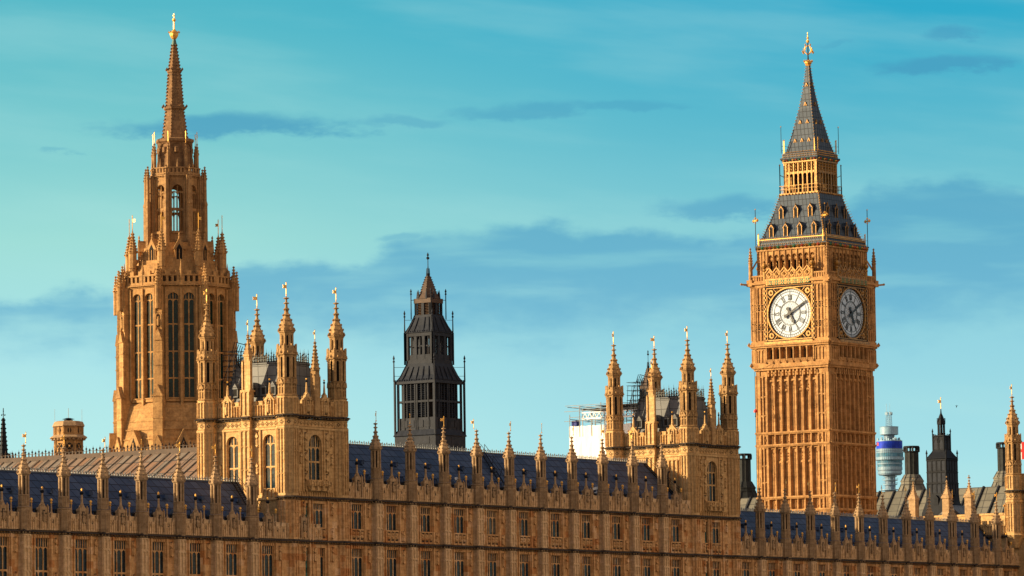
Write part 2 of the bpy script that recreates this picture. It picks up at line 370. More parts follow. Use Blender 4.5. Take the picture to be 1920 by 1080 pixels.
def vane(parent, z, h, flag=0.34, ang=None, r=0.035):
    v = MB(); v.bar((0, z, 0), (0, z + h, 0), r)
    v.fr((0, 0, 0), rnd.uniform(2.6, 3.6) if ang is None else ang)
    fz = z + h * 0.56
    v.box(0.02, flag, fz, fz + flag * 0.85, -0.02, 0.02); v.box(flag, flag * 1.25, fz + flag * .55, fz + flag * 0.85, -.02, .02); v.box(flag, flag * 1.25, fz, fz + flag * 0.3, -.02, .02)
    v.fr(); v.box(-0.09, 0.09, z + h - 0.2, z + h - 0.14, -0.03, 0.03); v.knob(0, z + h, 0, 0.07); v.knob(0, z + 0.1, 0, 0.09)
    return v.build('weather_vane', ['gold'], parent)

def ogee(z0, r, h):
    return [(r, z0), (r * 0.97, z0 + h * .08), (r * .80, z0 + h * .22), (r * .50, z0 + h * .36), (r * .30, z0 + h * .50), (r * .18, z0 + h * .68), (r * .11, z0 + h * .9), (0.01, z0 + h)]

def spirelet(parent, z0, r, h, mats=('pale',), size=None, rings=True):
    s = MB(); pr = ogee(z0, r, h); s.lathe(0, 0, pr)
    size = size or r * 0.17
    crockets(s, pr[:6], 8, size, h * 0.11)
    if rings:
        for t in (0.60, 0.76, 0.9): s.lathe(0, 0, [(r * .12, z0 + h * t - .1), (r * .40, z0 + h * t), (r * .36, z0 + h * t + .07), (r * .12, z0 + h * t + .12)], 8)
    return s.build('spirelet', list(mats), parent)

def slot_stage(mb, z0, z1, ra, core, rib, c=(0, 0), n=8, stone_i=0, dark_i=1, arch=True):
    """octagonal stage: dark core behind ribs at every arris, arched heads above"""
    rot = PI / n; R_ = ra / math.cos(PI / n)
    mb.mat(dark_i); mb.prism(c[0], c[1], z0, z1, core / math.cos(PI / n), None, n)
    mb.mat(stone_i)
    for q in range(n):
        a = rot + 2 * PI * q / n; mb.prism(c[0] + (R_ - rib) * math.cos(a), c[1] + (R_ - rib) * math.sin(a), z0, z1, rib, None, 6)
    O, Fs = Vector(mb.F[2]), mb.F
    side = 2 * ra * math.tan(PI / n)
    base_ang = math.atan2(Fs[1].y, Fs[1].x)
    o0 = mb.P(c[0], 0, c[1])
    for q in range(n):
        mb.fr(o0, base_ang + 2 * PI * q / n)
        h = side * 0.55
        mb.box(-side / 2 + rib, -side * .17, z0, z1, ra - 0.16, ra - 0.05); mb.box(side * .17, side / 2 - rib, z0, z1, ra - 0.16, ra - 0.05)
        mb.arch(-side * .17, side * .17, z1 - h, z1, ra - 0.16, ra - 0.05, 3)
    mb.F = Fs

def drum_panels(mb, z0, z1, ra, n=8, rows=1, c=(0, 0), d=0.06):
    side = 2 * ra * math.tan(PI / n); Fs = mb.F; o0 = mb.P(c[0], 0, c[1]); b = math.atan2(Fs[1].y, Fs[1].x)
    mb.prism(c[0], c[1], z0, z1, (ra - d) / math.cos(PI / n), None, n)
    t = side * 0.12
    for q in range(n):
        mb.fr(o0, b + 2 * PI * q / n)
        for u in (-side / 2, -t / 2, side / 2 - t): mb.box(u, u + t, z0, z1, ra - d - .03, ra)
        for i in range(rows + 1):
            z = z0 + (z1 - z0 - t) * i / rows; mb.box(-side / 2, side / 2, z, z + t, ra - d - .03, ra - 0.003)
    mb.F = Fs

def band(mb, z, h, ra, n=8, c=(0, 0)):
    k_ = 1 / math.cos(PI / n)
    mb.lathe(c[0], c[1], [(ra * .9 * k_, z - h), (ra * k_, z - h * .35), (ra * k_, z), (ra * .9 * k_, z + h * .3)], n)

def window(parent, u0, u1, v0, v1, origin, ang, lights=3, tiers=(0.0,), mats=('river',), gm='glass', depth=0.28, arched=False, mul=0.11, name='window', upper=0.0, frame=0.1):
    """stone mullions and tracery with a pane behind; tiers are transom heights as fractions"""
    st = MB().fr(origin, ang); w0, w1 = -depth - 0.05, -depth + 0.07
    wd = (u1 - u0) / lights
    spring = v1 - (u1 - u0) * 0.62 if arched else v1
    for i in range(1, lights): st.box(u0 + wd * i - mul / 2, u0 + wd * i + mul / 2, v0, v1, w0, w1)
    st.box(u0, u0 + frame, v0, v1, w0, w1 + .03); st.box(u1 - frame, u1, v0, v1, w0, w1 + .03)
    st.box(u0 - .04, u1 + .04, v0 - 0.12, v0, w0, 0.10)
    if arched: st.arch(u0, u1, spring, v1 + 0.06, w0 - .02, 0.004, 6, 0.86)
    tops = [v0 + (v1 - v0) * t for t in tiers if t > 0]
    tt = spring if arched else v1 - upper
    for t in tops: st.box(u0, u1, t - 0.09, t + 0.09, w0, w1 + .02)
    for t in tops + [tt]:
        for i in range(lights):
            a, b = u0 + wd * i + mul / 2, u0 + wd * (i + 1) - mul / 2
            h = min((b - a) * 0.7, 0.6)
            st.arch(a, b, t - h, t + 0.02, w0 + .02, w1 - 0.02, 4)
    if upper and not arched:                    # small upper lights under a flat head
        for i in range(lights):
            a, b = u0 + wd * i, u0 + wd * (i + 1); m = (a + b) / 2
            st.box(m - .04, m + .04, tt, v1, w0, w1 - .02)
            st.arch(a + mul / 2, m - .04, v1 - .2, v1, w0 + .02, w1 - .03, 3); st.arch(m + .04, b - mul / 2, v1 - .2, v1, w0 + .02, w1 - .03, 3)
        st.box(u0, u1, tt, tt + .06, w0, w1 - .03)
    if arched and lights > 1:
        for i in range(lights):
            m = u0 + wd * (i + .5); st.box(m - .035, m + .035, spring, v1 - .1, w0, w1 - .04)
        st.box(u0, u1, spring - .02, spring + .1, w0, w1 - .03)
    o = st.build(name, list(mats), parent)
    pn = MB().fr(origin, ang); pn.box(u0, u1, v0, v1, -depth - 0.12, -depth)
    pn.build('pane', [gm], o)
    return o

def quatrefoils(mb, u0, u1, v0, v1, w, step, stone_i=0, dark_i=1):
    n = max(1, int(round((u1 - u0) / step))); st = (u1 - u0) / n; vm = (v0 + v1) / 2; h = (v1 - v0)
    for i in range(n):
        m = u0 + st * (i + .5); r = min(st, h) * .40
        mb.mat(dark_i); mb.poly([(m + r * math.cos(a), vm + r * math.sin(a)) for a in [q * PI / 2 for q in range(4)]], w, w + 0.008)
        mb.mat(stone_i); mb.poly([(m + r * .45 * math.cos(a), vm + r * .45 * math.sin(a)) for a in [q * PI / 2 for q in range(4)]], w, w + 0.07)
        for sg in (-1, 1):
            for sv in (-1, 1): mb.bar((m + sg * r, vm, w + .03), (m, vm + sv * r, w + .03), 0.035)
    mb.mat(stone_i); mb.box(u0, u1, v0 - .05, v0, w, w + .1); mb.box(u0, u1, v1, v1 + .05, w, w + .1)

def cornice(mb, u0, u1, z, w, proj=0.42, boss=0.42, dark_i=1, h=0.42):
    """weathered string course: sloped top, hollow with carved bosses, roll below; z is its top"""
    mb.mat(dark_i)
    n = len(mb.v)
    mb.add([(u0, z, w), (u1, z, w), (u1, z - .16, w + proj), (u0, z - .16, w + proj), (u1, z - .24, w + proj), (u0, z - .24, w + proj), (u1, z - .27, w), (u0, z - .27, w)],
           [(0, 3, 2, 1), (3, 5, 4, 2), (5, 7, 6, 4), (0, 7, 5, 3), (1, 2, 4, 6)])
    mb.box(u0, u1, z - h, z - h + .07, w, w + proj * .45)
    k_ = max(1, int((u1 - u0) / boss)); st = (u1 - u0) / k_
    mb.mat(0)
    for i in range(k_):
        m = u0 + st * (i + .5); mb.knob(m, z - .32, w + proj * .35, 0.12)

# ------------------------------------------------------------------ river front ranges
Z2, Z1 = 18.83, 23.5
def carved(mb, u, v0, v1, w, wd=0.5):
    """niche with a canopied bracket"""
    mb.mat(1); mb.box(u - wd * .42, u + wd * .42, v0, v1, w, w + .012)  # flat dark plate painted in as the niche's shade
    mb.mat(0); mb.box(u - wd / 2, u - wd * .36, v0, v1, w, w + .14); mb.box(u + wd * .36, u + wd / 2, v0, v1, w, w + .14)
    h = v1 - v0
    mb.poly([(u - wd * .42, v1 - h * .30), (u, v1 - h * .05), (u + wd * .42, v1 - h * .30), (u, v1 - h * .42)], w, w + .26)
    mb.lathe(u, w + .12, [(.05, v0 + h * .1), (.15, v0 + h * .16), (.17, v0 + h * .45), (.10, v0 + h * .52), (.10, v0 + h * .64), (.03, v0 + h * .68)], 6)
    mb.poly([(u - wd * .4, v0 + h * .14), (u + wd * .4, v0 + h * .14), (u, v0 - .05)], w, w + .24)

def blind(mb, u0, u1, v0, v1, w, n, t=0.07, d=0.08, head=0.35, lines=()):
    """blind panelling: thin ribs with little arched heads"""
    d *= 1.7
    st = (u1 - u0) / n
    for i in range(n + 1): mb.box(u0 + st * i - t / 2, u0 + st * i + t / 2, v0, v1, w - .02, w + d)
    for top in (v1, *lines):
        for i in range(n): mb.arch(u0 + st * i + t / 2, u0 + st * (i + 1) - t / 2, top - min(head, st), top, w - .02, w + d * .7, 3)

def lower_bay(mb, b, zt, zb=7.0):
    m = b / 2; o = (m - 1.1, m + 1.1, zt - 7.4, zt - 0.78)
    mb.mat(0); mb.wall(0, b, zb, zt - .42, -.7, 0, [o])
    for s in (-1, 1):
        mb.box(m + s * 1.28 - .09, m + s * 1.28 + .09, zb, zt - .42, -.05, .16)
        mb.box(m + s * 1.52 - .05, m + s * 1.52 + .05, zb, zt - .42, -.05, .08)
        carved(mb, m + s * 1.92, zt - 2.3, zt - .75, .0, .6)
        carved(mb, m + s * 1.92, zt - 6.2, zt - 4.2, .0, .6)
        mb.mat(0)
        mb.box(m + s * 2.28 - .05, m + s * 2.28 + .05, zb, zt - .42, -.05, .09)
    blind(mb, m - 1.1, m + 1.1, zt - .78, zt - .44, 0, 6, .05, .06, .2)
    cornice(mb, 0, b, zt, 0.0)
def upper_bay(mb, b, zt, zb):
    m = b / 2; o = (m - 1.1, m + 1.1, zb + 1.35, zt - 0.62)
    mb.mat(0); mb.wall(0, b, zb, zt - .42, -.7, 0, [o])
    for s in (-1, 1):
        mb.box(m + s * 1.28 - .09, m + s * 1.28 + .09, zb, zt - .42, -.05, .16)
        mb.box(m + s * 1.52 - .05, m + s * 1.52 + .05, zb, zt - .42, -.05, .08)
        carved(mb, m + s * 1.92, zt - 2.0, zt - .55, .0, .6); carved(mb, m + s * 1.92, zb + .2, zb + 1.3, .0, .55)
        mb.mat(0); mb.box(m + s * 2.28 - .05, m + s * 2.28 + .05, zb, zt - .42, -.05, .09)
    for i in range(3):                      # carved shield panels under the lights
        u = m - .73 + .73 * i
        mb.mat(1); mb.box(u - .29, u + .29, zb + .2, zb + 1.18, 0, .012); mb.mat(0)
        for (a, c_) in ((u - .33, zb), (u + .33, zb)): mb.box(a - .04, a + .04, zb, zb + 1.3, -.02, .12)
        mb.lathe(u, .03, [(.03, zb + .3), (.2, zb + .42), (.24, zb + .62), (.12, zb + .7), (.2, zb + .82), (.2, zb + 1.0), (.03, zb + 1.1)], 6)
    mb.box(m - 1.1, m + 1.1, zb + 1.2, zb + 1.3, 0, .15)
    cornice(mb, 0, b, zt, 0.0)

def buttress_mesh(mb, zt, zb):
    mb.mat(0); mb.box(-.52, .52, zb, zt - .42, -.1, .66)
    mb.fr((0, 0, 0), E_)
    for z0, z1 in ((zb, zt - 4.1), (zt - 4.0, zt - 1.75), (zt - 1.65, zt - .5)) if zt - zb > 6 else ((zb + .1, zb + 1.5), (zb + 1.6, zt - 1.7), (zt - 1.6, zt - .5)):
        blind(mb, -.5, .5, z0, z1, .66, 2, .08, .06, .4)
        mb.fr((0, -.52, 0), S_); blind(mb, .05, .6, z0, z1, 0, 1, .08, .05, .4); mb.fr((0, 0, 0), E_)
    cornice(mb, -.58, .58, zt, .66, .26)
    mb.fr((0, -.52, 0), S_); cornice(mb, 0, .9, zt, 0, .2); mb.fr((0, 0, 0), E_)

def pinnacle_parts(parent, loc, mats):
    p = MB()
    p.mat(0); p.prism(0, 0, -.2, 2.17, .60 / math.cos(PI / 8)); 
    for i in range(8):
        a = PI / 8 + i * PI / 4; p.prism(.63 * math.cos(a), .63 * math.sin(a), -.2, 2.12, .06, None, 4)
    o = (0, 0, 0)
    for i in range(8):
        p.fr((0, 0, 0), i * PI / 4); blind(p, -.22, .22, 0, 1.95, .60, 2, .05, .045, .2, (1.0,))
    p.fr(); band(p, 2.2, .12, .68); drum_panels(p, 2.3, 3.3, .56, rows=2); band(p, 3.4, .1, .58)
    slot_stage(p, 3.4, 5.45, .54, .34, .075); band(p, 5.55, .14, .66)
    for i in range(8):
        a = PI / 8 + i * PI / 4; p.knob(.70 * math.cos(a), 5.6, .70 * math.sin(a), .1)
    po = p.build('pinnacle', mats, parent, loc)
    spirelet(po, 5.6, .64, 2.95, (mats[0],)); vane(po, 8.5, 1.1)
    return po

def gablet_parts(parent, loc, mats):
    p = MB(); p.mat(0)
    p.box(-.62, .62, 1.2, 2.25, -.16, .2); p.poly([(-.70, 2.0), (.70, 2.0), (.66, 2.22), (.25, 2.35), (0, 2.7), (-.25, 2.35), (-.66, 2.22)], -.18, .24)
    for s in (-1, 1): p.box(s * .58 - .09, s * .58 + .09, .2, 2.4, .1, .32); p.knob(s * .58, 2.45, .2, .12)
    p.mat(1); p.box(-.2, .2, .9, 2.0, .2, .213); p.mat(0); p.lathe(0, .22, [(.06, .8), (.17, .95), (.16, 1.5), (.09, 1.6), (.11, 1.75), (.02, 1.9)], 6)
    crockets(p, [(.6, 2.15), (.1, 2.7)], 2, .09, .3, 0)
    po = p.build('gablet', mats, parent, loc)
    f = MB(); f.lathe(0, 0, [(.15, 2.3), (.19, 2.75), (.13, 2.85), (.10, 3.75)], 8); f.build('finial', [mats[0]], po)
    d = MB(); d.ball(0, 3.85, 0, .22); d.build('finial_ball', ['iron'], po)
    t = MB(); t.lathe(0, 0, [(.06, 4.02), (.10, 4.12), (.10, 4.26), (.03, 4.36)], 6); t.build('gilded_tip', ['gold'], po)
    return po
def post_parts(parent, loc, mats):
    p = MB(); p.lathe(0, 0, [(.2, 1.3), (.2, 1.75), (.1, 1.85), (.075, 2.7)], 8)
    po = p.build('parapet_post', mats, parent, loc)
    t = MB(); t.lathe(0, 0, [(.08, 2.66), (.15, 2.78), (.07, 2.86), (.16, 2.98), (.15, 3.1), (.03, 3.2)], 6); t.build('gilded_tip', ['gold'], po)
    return po
def dormer_parts(parent, loc):
    p = MB(); p.box(-.42, .42, -1.6, .45, -1.0, .0); p.poly([(-.55, .4), (.55, .4), (0, 1.05)], -1.6, .1)
    po = p.build('roof_dormer', ['slate'], parent, loc)
    q = MB(); q.box(-.28, .28, -1.0, .35, 0.0, .02); q.build('dormer_opening', ['recess'], po)
    return po

def cresting(mb, L0, L1, z, w, h=0.5, step=0.36, t=0.05):
    mb.box(L0, L1, z, z + .1, w - .09, w + .09); mb.box(L0, L1, z + h * .42, z + h * .42 + .05, w - .03, w + .03)
    n = int((L1 - L0) / step)
    for i in range(n + 1):
        u = L0 + (L1 - L0) * i / max(n, 1); hh = h * (1.0 if i % 2 == 0 else .78)
        mb.add([(u - t, z, w - t), (u + t, z, w - t), (u + t, z, w + t), (u - t, z, w + t), (u, z + hh * 1.2, w)], [(0, 1, 4), (1, 2, 4), (2, 3, 4), (3, 0, 4)])
        mb.knob(u, z + hh * .72, w, t * 2.0)

def parapet_bay(mb, b):
    m = b / 2
    mb.mat(0); mb.box(0, b, 0, 1.25, -.14, .1)
    n = int(round(b / .36)); st = b / n
    for i in range(n + 1):
        u = st * i; mb.box(u - .045, u + .045, .05, 1.3, .08, .2)
    k_ = 6; s2 = b / k_
    for i in range(k_):
        u = s2 * (i + .5)
        mb.box(u - s2 * .33, u + s2 * .33, 1.25, 1.62, -.14, .16); mb.box(u - s2 * .37, u + s2 * .37, 1.6, 1.7, -.18, .2)
        mb.mat(1); mb.box(u - .13, u + .13, .75, 1.05, .1, .115); mb.mat(0)
        for s in (-1, 1): mb.knob(u + s * .14, .95, .17, .09)
        mb.knob(u, 1.12, .17, .1)

def make_range(label, y0, b, n, zt, two, ya, yb, zr, ends):
    """n buttresses from y0; wall runs ya..yb; zr ridge height"""
    root = empty('river_front_range', (0, y0, 0), label, 'palace range', 'ranges of the river front')
    st = ['river', 'soot_shade']
    first = int(math.floor((ya - y0) / b + .01)); last = int(math.ceil((yb - y0) / b - .01))
    wl, pp = MB(), MB()
    for i in range(first, last):
        wl.fr((0, i * b, 0), E_); lower_bay(wl, b, Z2)
        if two: wl.fr((0, i * b, 0), E_); upper_bay(wl, b, Z1, Z2)
        pp.fr((0.02, i * b, zt), E_); parapet_bay(pp, b)
    wl.mat(0); wl.fr((0, 0, 0), E_); wl.box(first * b, last * b, -5, 7, -.7, .25); wl.box(first * b, last * b, zt - .42, zt, -.7, 0)
    wl.build('wall', st, root); pp.build('parapet', ['riverpale', 'soot_shade'], root)
    protos = []
    def rep(o, rng_, off=0.0):
        for i in rng_:
            if i != rng_[0]: dup(o, root, o.location + Vector((0, (i - rng_[0]) * b, 0)))
    bays = list(range(first, last)); pins = list(range(0 if ends[0] else 0, n))
    if first < -1: pins = list(range(first + 1, n))
    m = b / 2
    i0 = bays[0]
    rep(window(root, m - 1.1, m + 1.1, Z2 - 7.4, Z2 - .78, (0, i0 * b, 0), E_, 3, (0.5,), ('river',), upper=0.95), bays)
    # meshes of the first window sit in root space; copies slide along the range
    if two: rep(window(root, m - 1.1, m + 1.1, Z2 + 1.35, Z1 - .62, (0, i0 * b, 0), E_, 3, (), ('river',), upper=0.8), bays)
    bt = MB(); buttress_mesh(bt, Z2, -5)
    if two: buttress_mesh(bt, Z1, Z2)
    rep(bt.build('buttress', ['riverpale', 'soot_shade'], root, (0, pins[0] * b, 0)), pins)
    rep(pinnacle_parts(root, (.25, pins[0] * b, zt), ['weathered', 'recess']), pins)
    rep(gablet_parts(root, (.02, (i0 + .5) * b, zt), ['weathered', 'soot_shade']), bays)
    rep(post_parts(root, (-.1, i0 * b + m - 1.5, zt), ['weathered']), bays); rep(post_parts(root, (-.1, i0 * b + m + 1.5, zt), ['weathered']), bays)
    db = [i for i in bays]
    rep(dormer_parts(root, (-1.55, i0 * b + 3.95, zt + 1.75)), db[:-1]); rep(dormer_parts(root, (-1.55, i0 * b + .95, zt + 1.75)), db[:-1] if len(db) > 1 else db)
    # roof: eaves behind the parapet, ridge six metres back
    r = MB(); e0, e1 = ya - y0, yb - y0; ze = zt + .35
    a0, a1, c0, c1 = ends[2], ends[3], ends[4], ends[5]    # eaves start/end, ridge start/end (world y)
    P_ = [(a0 - y0, ze, -.7), (a1 - y0, ze, -.7), (c1 - y0, zr, -6), (c0 - y0, zr, -6), (a0 - y0, ze, -11.3), (a1 - y0, ze, -11.3)]
    r.add(P_, [(0, 1, 2, 3), (3, 2, 5, 4), (1, 5, 2), (0, 3, 4), (0, 4, 5, 1)])
    ro = r.build('roof', ['slate'], root)
    v = MB(); z = ze + (zr - ze) * .62; w = -.7 - 5.3 * .62
    v.poly([(-.3, z), (.3, z), (.2, z + .42), (-.2, z + .42)], w - .4, w + .32)
    vo = v.build('roof_vent', ['slate'], ro, (0, (bays[0] + .35) * b + .6, 0))
    for i in bays[1:-1]: dup(vo, ro, (0, (i + .35) * b + .6, 0))
    cr_ = MB(); cresting(cr_, c0 - y0, c1 - y0, zr, -6, .5, .42, .055); cr_.build('ridge_cresting', ['crest'], ro)
    bk = MB(); bk.box(e0, e1, -5, zt + .3, -11.6, -11.2); bk.build('rear_wall', ['river'], root)
    return root

make_range('low brown river range with slate roof at the left, below the tall octagonal spire', 341.97, 6.019, 7, Z2, False, 329.93, 384.6, 25.05, (1, 1, 322, 381.6, 322, 383.8))
make_range('tall middle river range between the two square turreted towers, two rows of windows showing', 399.90, 6.3, 10, Z1, True, 393.6, 462.9, 29.95, (1, 1, 394.2, 464.3, 394.2, 462.6))
make_range('brown stone river range at the right, slate roof in front of the clock tower', 478.33, 5.915, 11, Z2, False, 472.415, 543.395, 24.75, (1, 1, 473.0, 545.2, 473.0, 542.6))

# ------------------------------------------------------------------ square river towers with four corner turrets
def turret_upper(parent, loc, mats, k=1.0, dark='recess', z0=34.25, vane_dir=None):
    """corner turret above the parapet"""
    t = MB(); z = z0
    t.mat(0); band(t, z, .12, 1.12); drum_panels(t, z + .05, z + 1.75, .98, rows=2, d=.09); band(t, z + 1.85, .1, 1.02)
    for i in range(8):                       # little gablets at the drum's top
        t.fr((0, 0, 0), i * PI / 4); t.poly([(-.3, z + 1.2), (.3, z + 1.2), (0, z + 1.75)], .9, 1.08)
    t.fr(); slot_stage(t, z + 1.9, z + 4.35, .98, .62, .13); band(t, z + 4.4, .14, 1.12)
    for i in range(8):                       # crown of small merlons round the gallery
        a = i * PI / 4; t.fr((0, 0, 0), a)
        t.box(-.42, .42, z + 4.45, z + 5.05, .86, 1.0); t.box(-.3, -.1, z + 5.0, z + 5.3, .84, 1.03); t.box(.1, .3, z + 5.0, z + 5.3, .84, 1.03)
        t.knob(0, z + 4.6, 1.03, .17); t.knob(-.44, z + 4.5, .98, .14); t.knob(0, z + 5.2, .95, .12)
    t.fr()
    for i in range(8):
        a = PI / 8 + i * PI / 4; t.prism(1.05 * math.cos(a), 1.05 * math.sin(a), z + 4.1, z + 5.5, .09, None, 4); t.knob(1.17 * math.cos(a), z + 4.4, 1.17 * math.sin(a), .12)
    slot_stage(t, z + 4.4, z + 6.6, .72, .44, .11); band(t, z + 6.85, .18, .86)
    t.prism(0, 0, z + 6.55, z + 6.75, .74 / math.cos(PI / 8))
    for i in range(8):
        a = PI / 8 + i * PI / 4; t.knob(.94 * math.cos(a), z + 6.95, .94 * math.sin(a), .13)
    o = t.build('corner_turret', mats, parent, loc)
    spirelet(o, z + 6.95, .84, 3.85, (mats[0],), .13); vane(o, z + 10.7, 1.45, .42, vane_dir, .05)
    return o

def statue_niche(mb, u, v0, w):
    mb.mat(1); mb.box(u - .26, u + .26, v0, v0 + 1.5, w, w + .02); mb.mat(0)
    mb.lathe(u, w + .1, [(.1, v0 + .1), (.2, v0 + .25), (.19, v0 + .7), (.22, v0 + .95), (.1, v0 + 1.05), (.12, v0 + 1.2), (.03, v0 + 1.35)], 7)
    for s in (-1, 1): mb.box(u + s * .3 - .05, u + s * .3 + .05, v0 - .1, v0 + 1.6, w, w + .16)
    mb.arch(u - .26, u + .26, v0 + 1.3, v0 + 1.7, w, w + .14, 3)

def tower_gablet(mb, u, z, w):
    mb.mat(0); mb.box(u - .62, u + .62, z, z + 1.75, w - .16, w + .1)
    mb.poly([(u - .78, z + 1.6), (u + .78, z + 1.6), (u + .36, z + 2.0), (u, z + 2.5), (u - .36, z + 2.0)], w - .18, w + .16)
    statue_niche(mb, u, z + .15, w + .1)
    mb.lathe(u, w, [(.14, z + 2.4), (.12, z + 2.9), (.07, z + 3.5)], 6); mb.mat(2); mb.ball(u, z + 3.6, w, .14); mb.mat(3); mb.ball(u, z + 3.85, w, .11, 6); mb.mat(0)
    for s in (-1, 1): mb.knob(u + s * .78, z + 1.85, w, .15); mb.knob(u + s * .4, z + 2.2, w, .11)

def river_tower(label, yc, s_windows, LX=11.0, LY=8.75):
    """root under the tower's middle on the river front; turret axes at x -0.5 and -0.5-LX, y +-LY/2"""
    root = empty('river_front_tower', (0, yc, 0), label, 'tower', 'square towers of the river front')
    st = ['pale', 'soot_shade', 'iron', 'gold']
    h = LY / 2; ex = -.15; sy = -(h - .35); X0 = -.5 - LX
    zc = 32.16
    w = MB()
    # east face: frame u from -h..h about the tower's middle
    ew = (-1.15, 1.15, 25.3, 30.2)
    lo = [(-.95 + .1, 1.15 + .1, Z2 + 1.35, Z1 - .75), (-2.2, -1.35, Z2 + 1.35, Z1 - .75), (-.85, 1.25, Z2 - 7.4, Z2 - .85), (-2.2, -1.35, Z2 - 7.4, Z2 - .85)]
    w.fr((ex, 0, 0), E_); w.mat(0); w.wall(-h, h, Z1 - .3, zc - .4, -.8, 0, [ew])
    hs = LX / 2; xm = -.5 - hs
    sws = [(-hs + 3.1 - .82, -hs + 3.1 + .82, 24.4, 30.2), (hs - 2.85 - .82, hs - 2.85 + .82, 24.4, 30.2)]
    w.fr((xm, sy, 0), S_); w.wall(-hs, hs, -5, zc - .4, -.8, 0, sws if s_windows else [])
    w.fr((X0 + .3, 0, 0), W_); w.box(-h, h, -5, zc, -.5, 0)
    w.fr((xm, -sy, 0), N_); w.box(-hs, hs, -5, zc, -.5, 0)
    # corner turret bodies with panelled faces
    for tx in (-.5, X0):
        for ty in (-h, h):
            w.fr((tx, ty, 0), 0); w.mat(0); w.prism(0, 0, -5 if tx < -1 else Z1 - .3, 34.2, 1.04 / math.cos(PI / 8))
            if tx > -1: w.prism(0, 0, -5, Z1 - .3, .93 / math.cos(PI / 8))
            for q in range(8):
                an = q * PI / 4
                if abs(math.sin(an) + 0) < -2: continue
                w.fr((tx, ty, 0), an)
                blind(w, -.4, .4, Z1 + .3, 30.7, 1.04, 2, .07, .07, .3, (25.9, 28.3)); blind(w, -.4, .4, 32.3, 34.0, 1.04, 2, .07, .07, .3)
                quatrefoils(w, -.4, .4, 31.05, 31.7, 1.04, .8)
                for zz in (zc + .1, ): 
                    cornice(w, -.48, .48, zz, 1.0, .38, .45)
                w.mat(0); w.box(-.46, .46, 30.72, 30.95, 1.0, 1.16)
    # east face bands
    for (fo, an, a0, a1) in (((ex, 0, 0), E_, -h + 1.0, h - 1.0), ((xm, sy, 0), S_, -hs + 1.0, hs - 1.0)):
        w.fr(fo, an)
        cornice(w, a0, a1, zc + .1, 0, .45, .5); w.mat(0)
        quatrefoils(w, a0, a1, 31.05, 31.7, 0, .62); w.box(a0, a1, 30.72, 30.95, -.05, .14)
        # parapet with blind arcade and merlons
        w.box(a0, a1, zc, zc + 1.3, -.2, .0); blind(w, a0, a1, zc + .1, zc + 1.25, 0, int((a1 - a0) / .36), .07, .09, .25)
        n = int((a1 - a0) / .8); stp = (a1 - a0) / n
        for i in range(n): u = a0 + stp * (i + .5); w.box(u - .25, u + .25, zc + 1.25, zc + 1.6, -.2, .08); w.box(u - .29, u + .29, zc + 1.58, zc + 1.68, -.24, .12)
        gs = (-1.55, 1.55) if an == E_ else (-hs / 2 - .15, hs / 2 + .15)
        for u in gs: tower_gablet(w, u, zc + .1, .08)
    # panels beside the windows
    w.fr((ex, 0, 0), E_); w.mat(0)
    for s in (-1, 1):
        for z0, z1 in ((24.0, 26.0), (26.2, 28.2), (28.4, 30.4)): carved(w, s * 1.85, z0, z1, 0, .7)
        w.mat(0); w.box(s * 1.42 - .07, s * 1.42 + .07, 24, 30.7, -.02, .14); w.box(s * 2.3 - .07, s * 2.3 + .07, 24, 30.7, -.02, .14); carved(w, s * 2.75, 27, 28.2, 0, .5); carved(w, s * 2.75, 29, 30.3, 0, .5)
    # bracketed balcony under the east window
    w.mat(0); w.poly([(-1.9, 24.6), (-1.6, 24.1), (1.6, 24.1), (1.9, 24.6)], 0, .45); w.box(-1.95, 1.95, 24.6, 25.15, 0, .62); blind(w, -1.9, 1.9, 24.6, 25.1, .62, 9, .06, .06, .15)
    for i in range(4):
        u = -1.5 + i; w.knob(u, 24.75, .7, .2); w.box(u - .1, u + .1, 24.2, 25.2, .5, .74)
    blind(w, -2.9, 2.9, 23.55, 24.05, 0, 14, .06, .07, .2)
    # lower storeys on the river side
    w.fr((.05, 0, 0), E_); w.mat(0)
    w.build('wall', st, root)
    lw = MB(); sr = ['river', 'soot_shade']
    lw.fr((.05, 0, 0), E_); lw.wall(-h, h, -5, Z1 - .42, -.8, 0, lo); cornice(lw, -h + .9, h - .9, Z1, 0, .42); cornice(lw, -h + .9, h - .9, Z2, 0, .42)
    for s in (-1, 1): lw.mat(0); lw.box(s * 1.6 + .05 - .1, s * 1.6 + .05 + .1, -5, Z1 - .42, -.02, .2); carved(lw, s * 2.3 + .2 * s, Z1 - 2, Z1 - .6, 0, .6); carved(lw, s * 2.5, Z2 + .2, Z2 + 1.3, 0, .5); carved(lw, s * 2.5, Z2 - 2.3, Z2 - .7, 0, .6)
    lw.mat(0); lw.box(-1.15, -1.0, -5, Z1 - .42, -.02, .22)
    for i in range(3):
        u = -.4 + .72 * i; lw.mat(1); lw.box(u - .28, u + .28, Z2 + .2, Z2 + 1.18, 0, .012); lw.mat(0)
        lw.lathe(u, .03, [(.03, Z2 + .3), (.2, Z2 + .42), (.24, Z2 + .62), (.12, Z2 + .7), (.2, Z2 + .82), (.2, Z2 + 1.0), (.03, Z2 + 1.1)], 6)
        lw.box(u - .38, u - .32, Z2, Z2 + 1.3, 0, .12)
    lw.mat(1); lw.box(-2.05, -1.5, Z2 + .2, Z2 + 1.18, 0, .012); lw.mat(0); lw.lathe(-1.78, .03, [(.03, Z2 + .3), (.24, Z2 + .5), (.12, Z2 + .7), (.22, Z2 + .9), (.03, Z2 + 1.1)], 6)
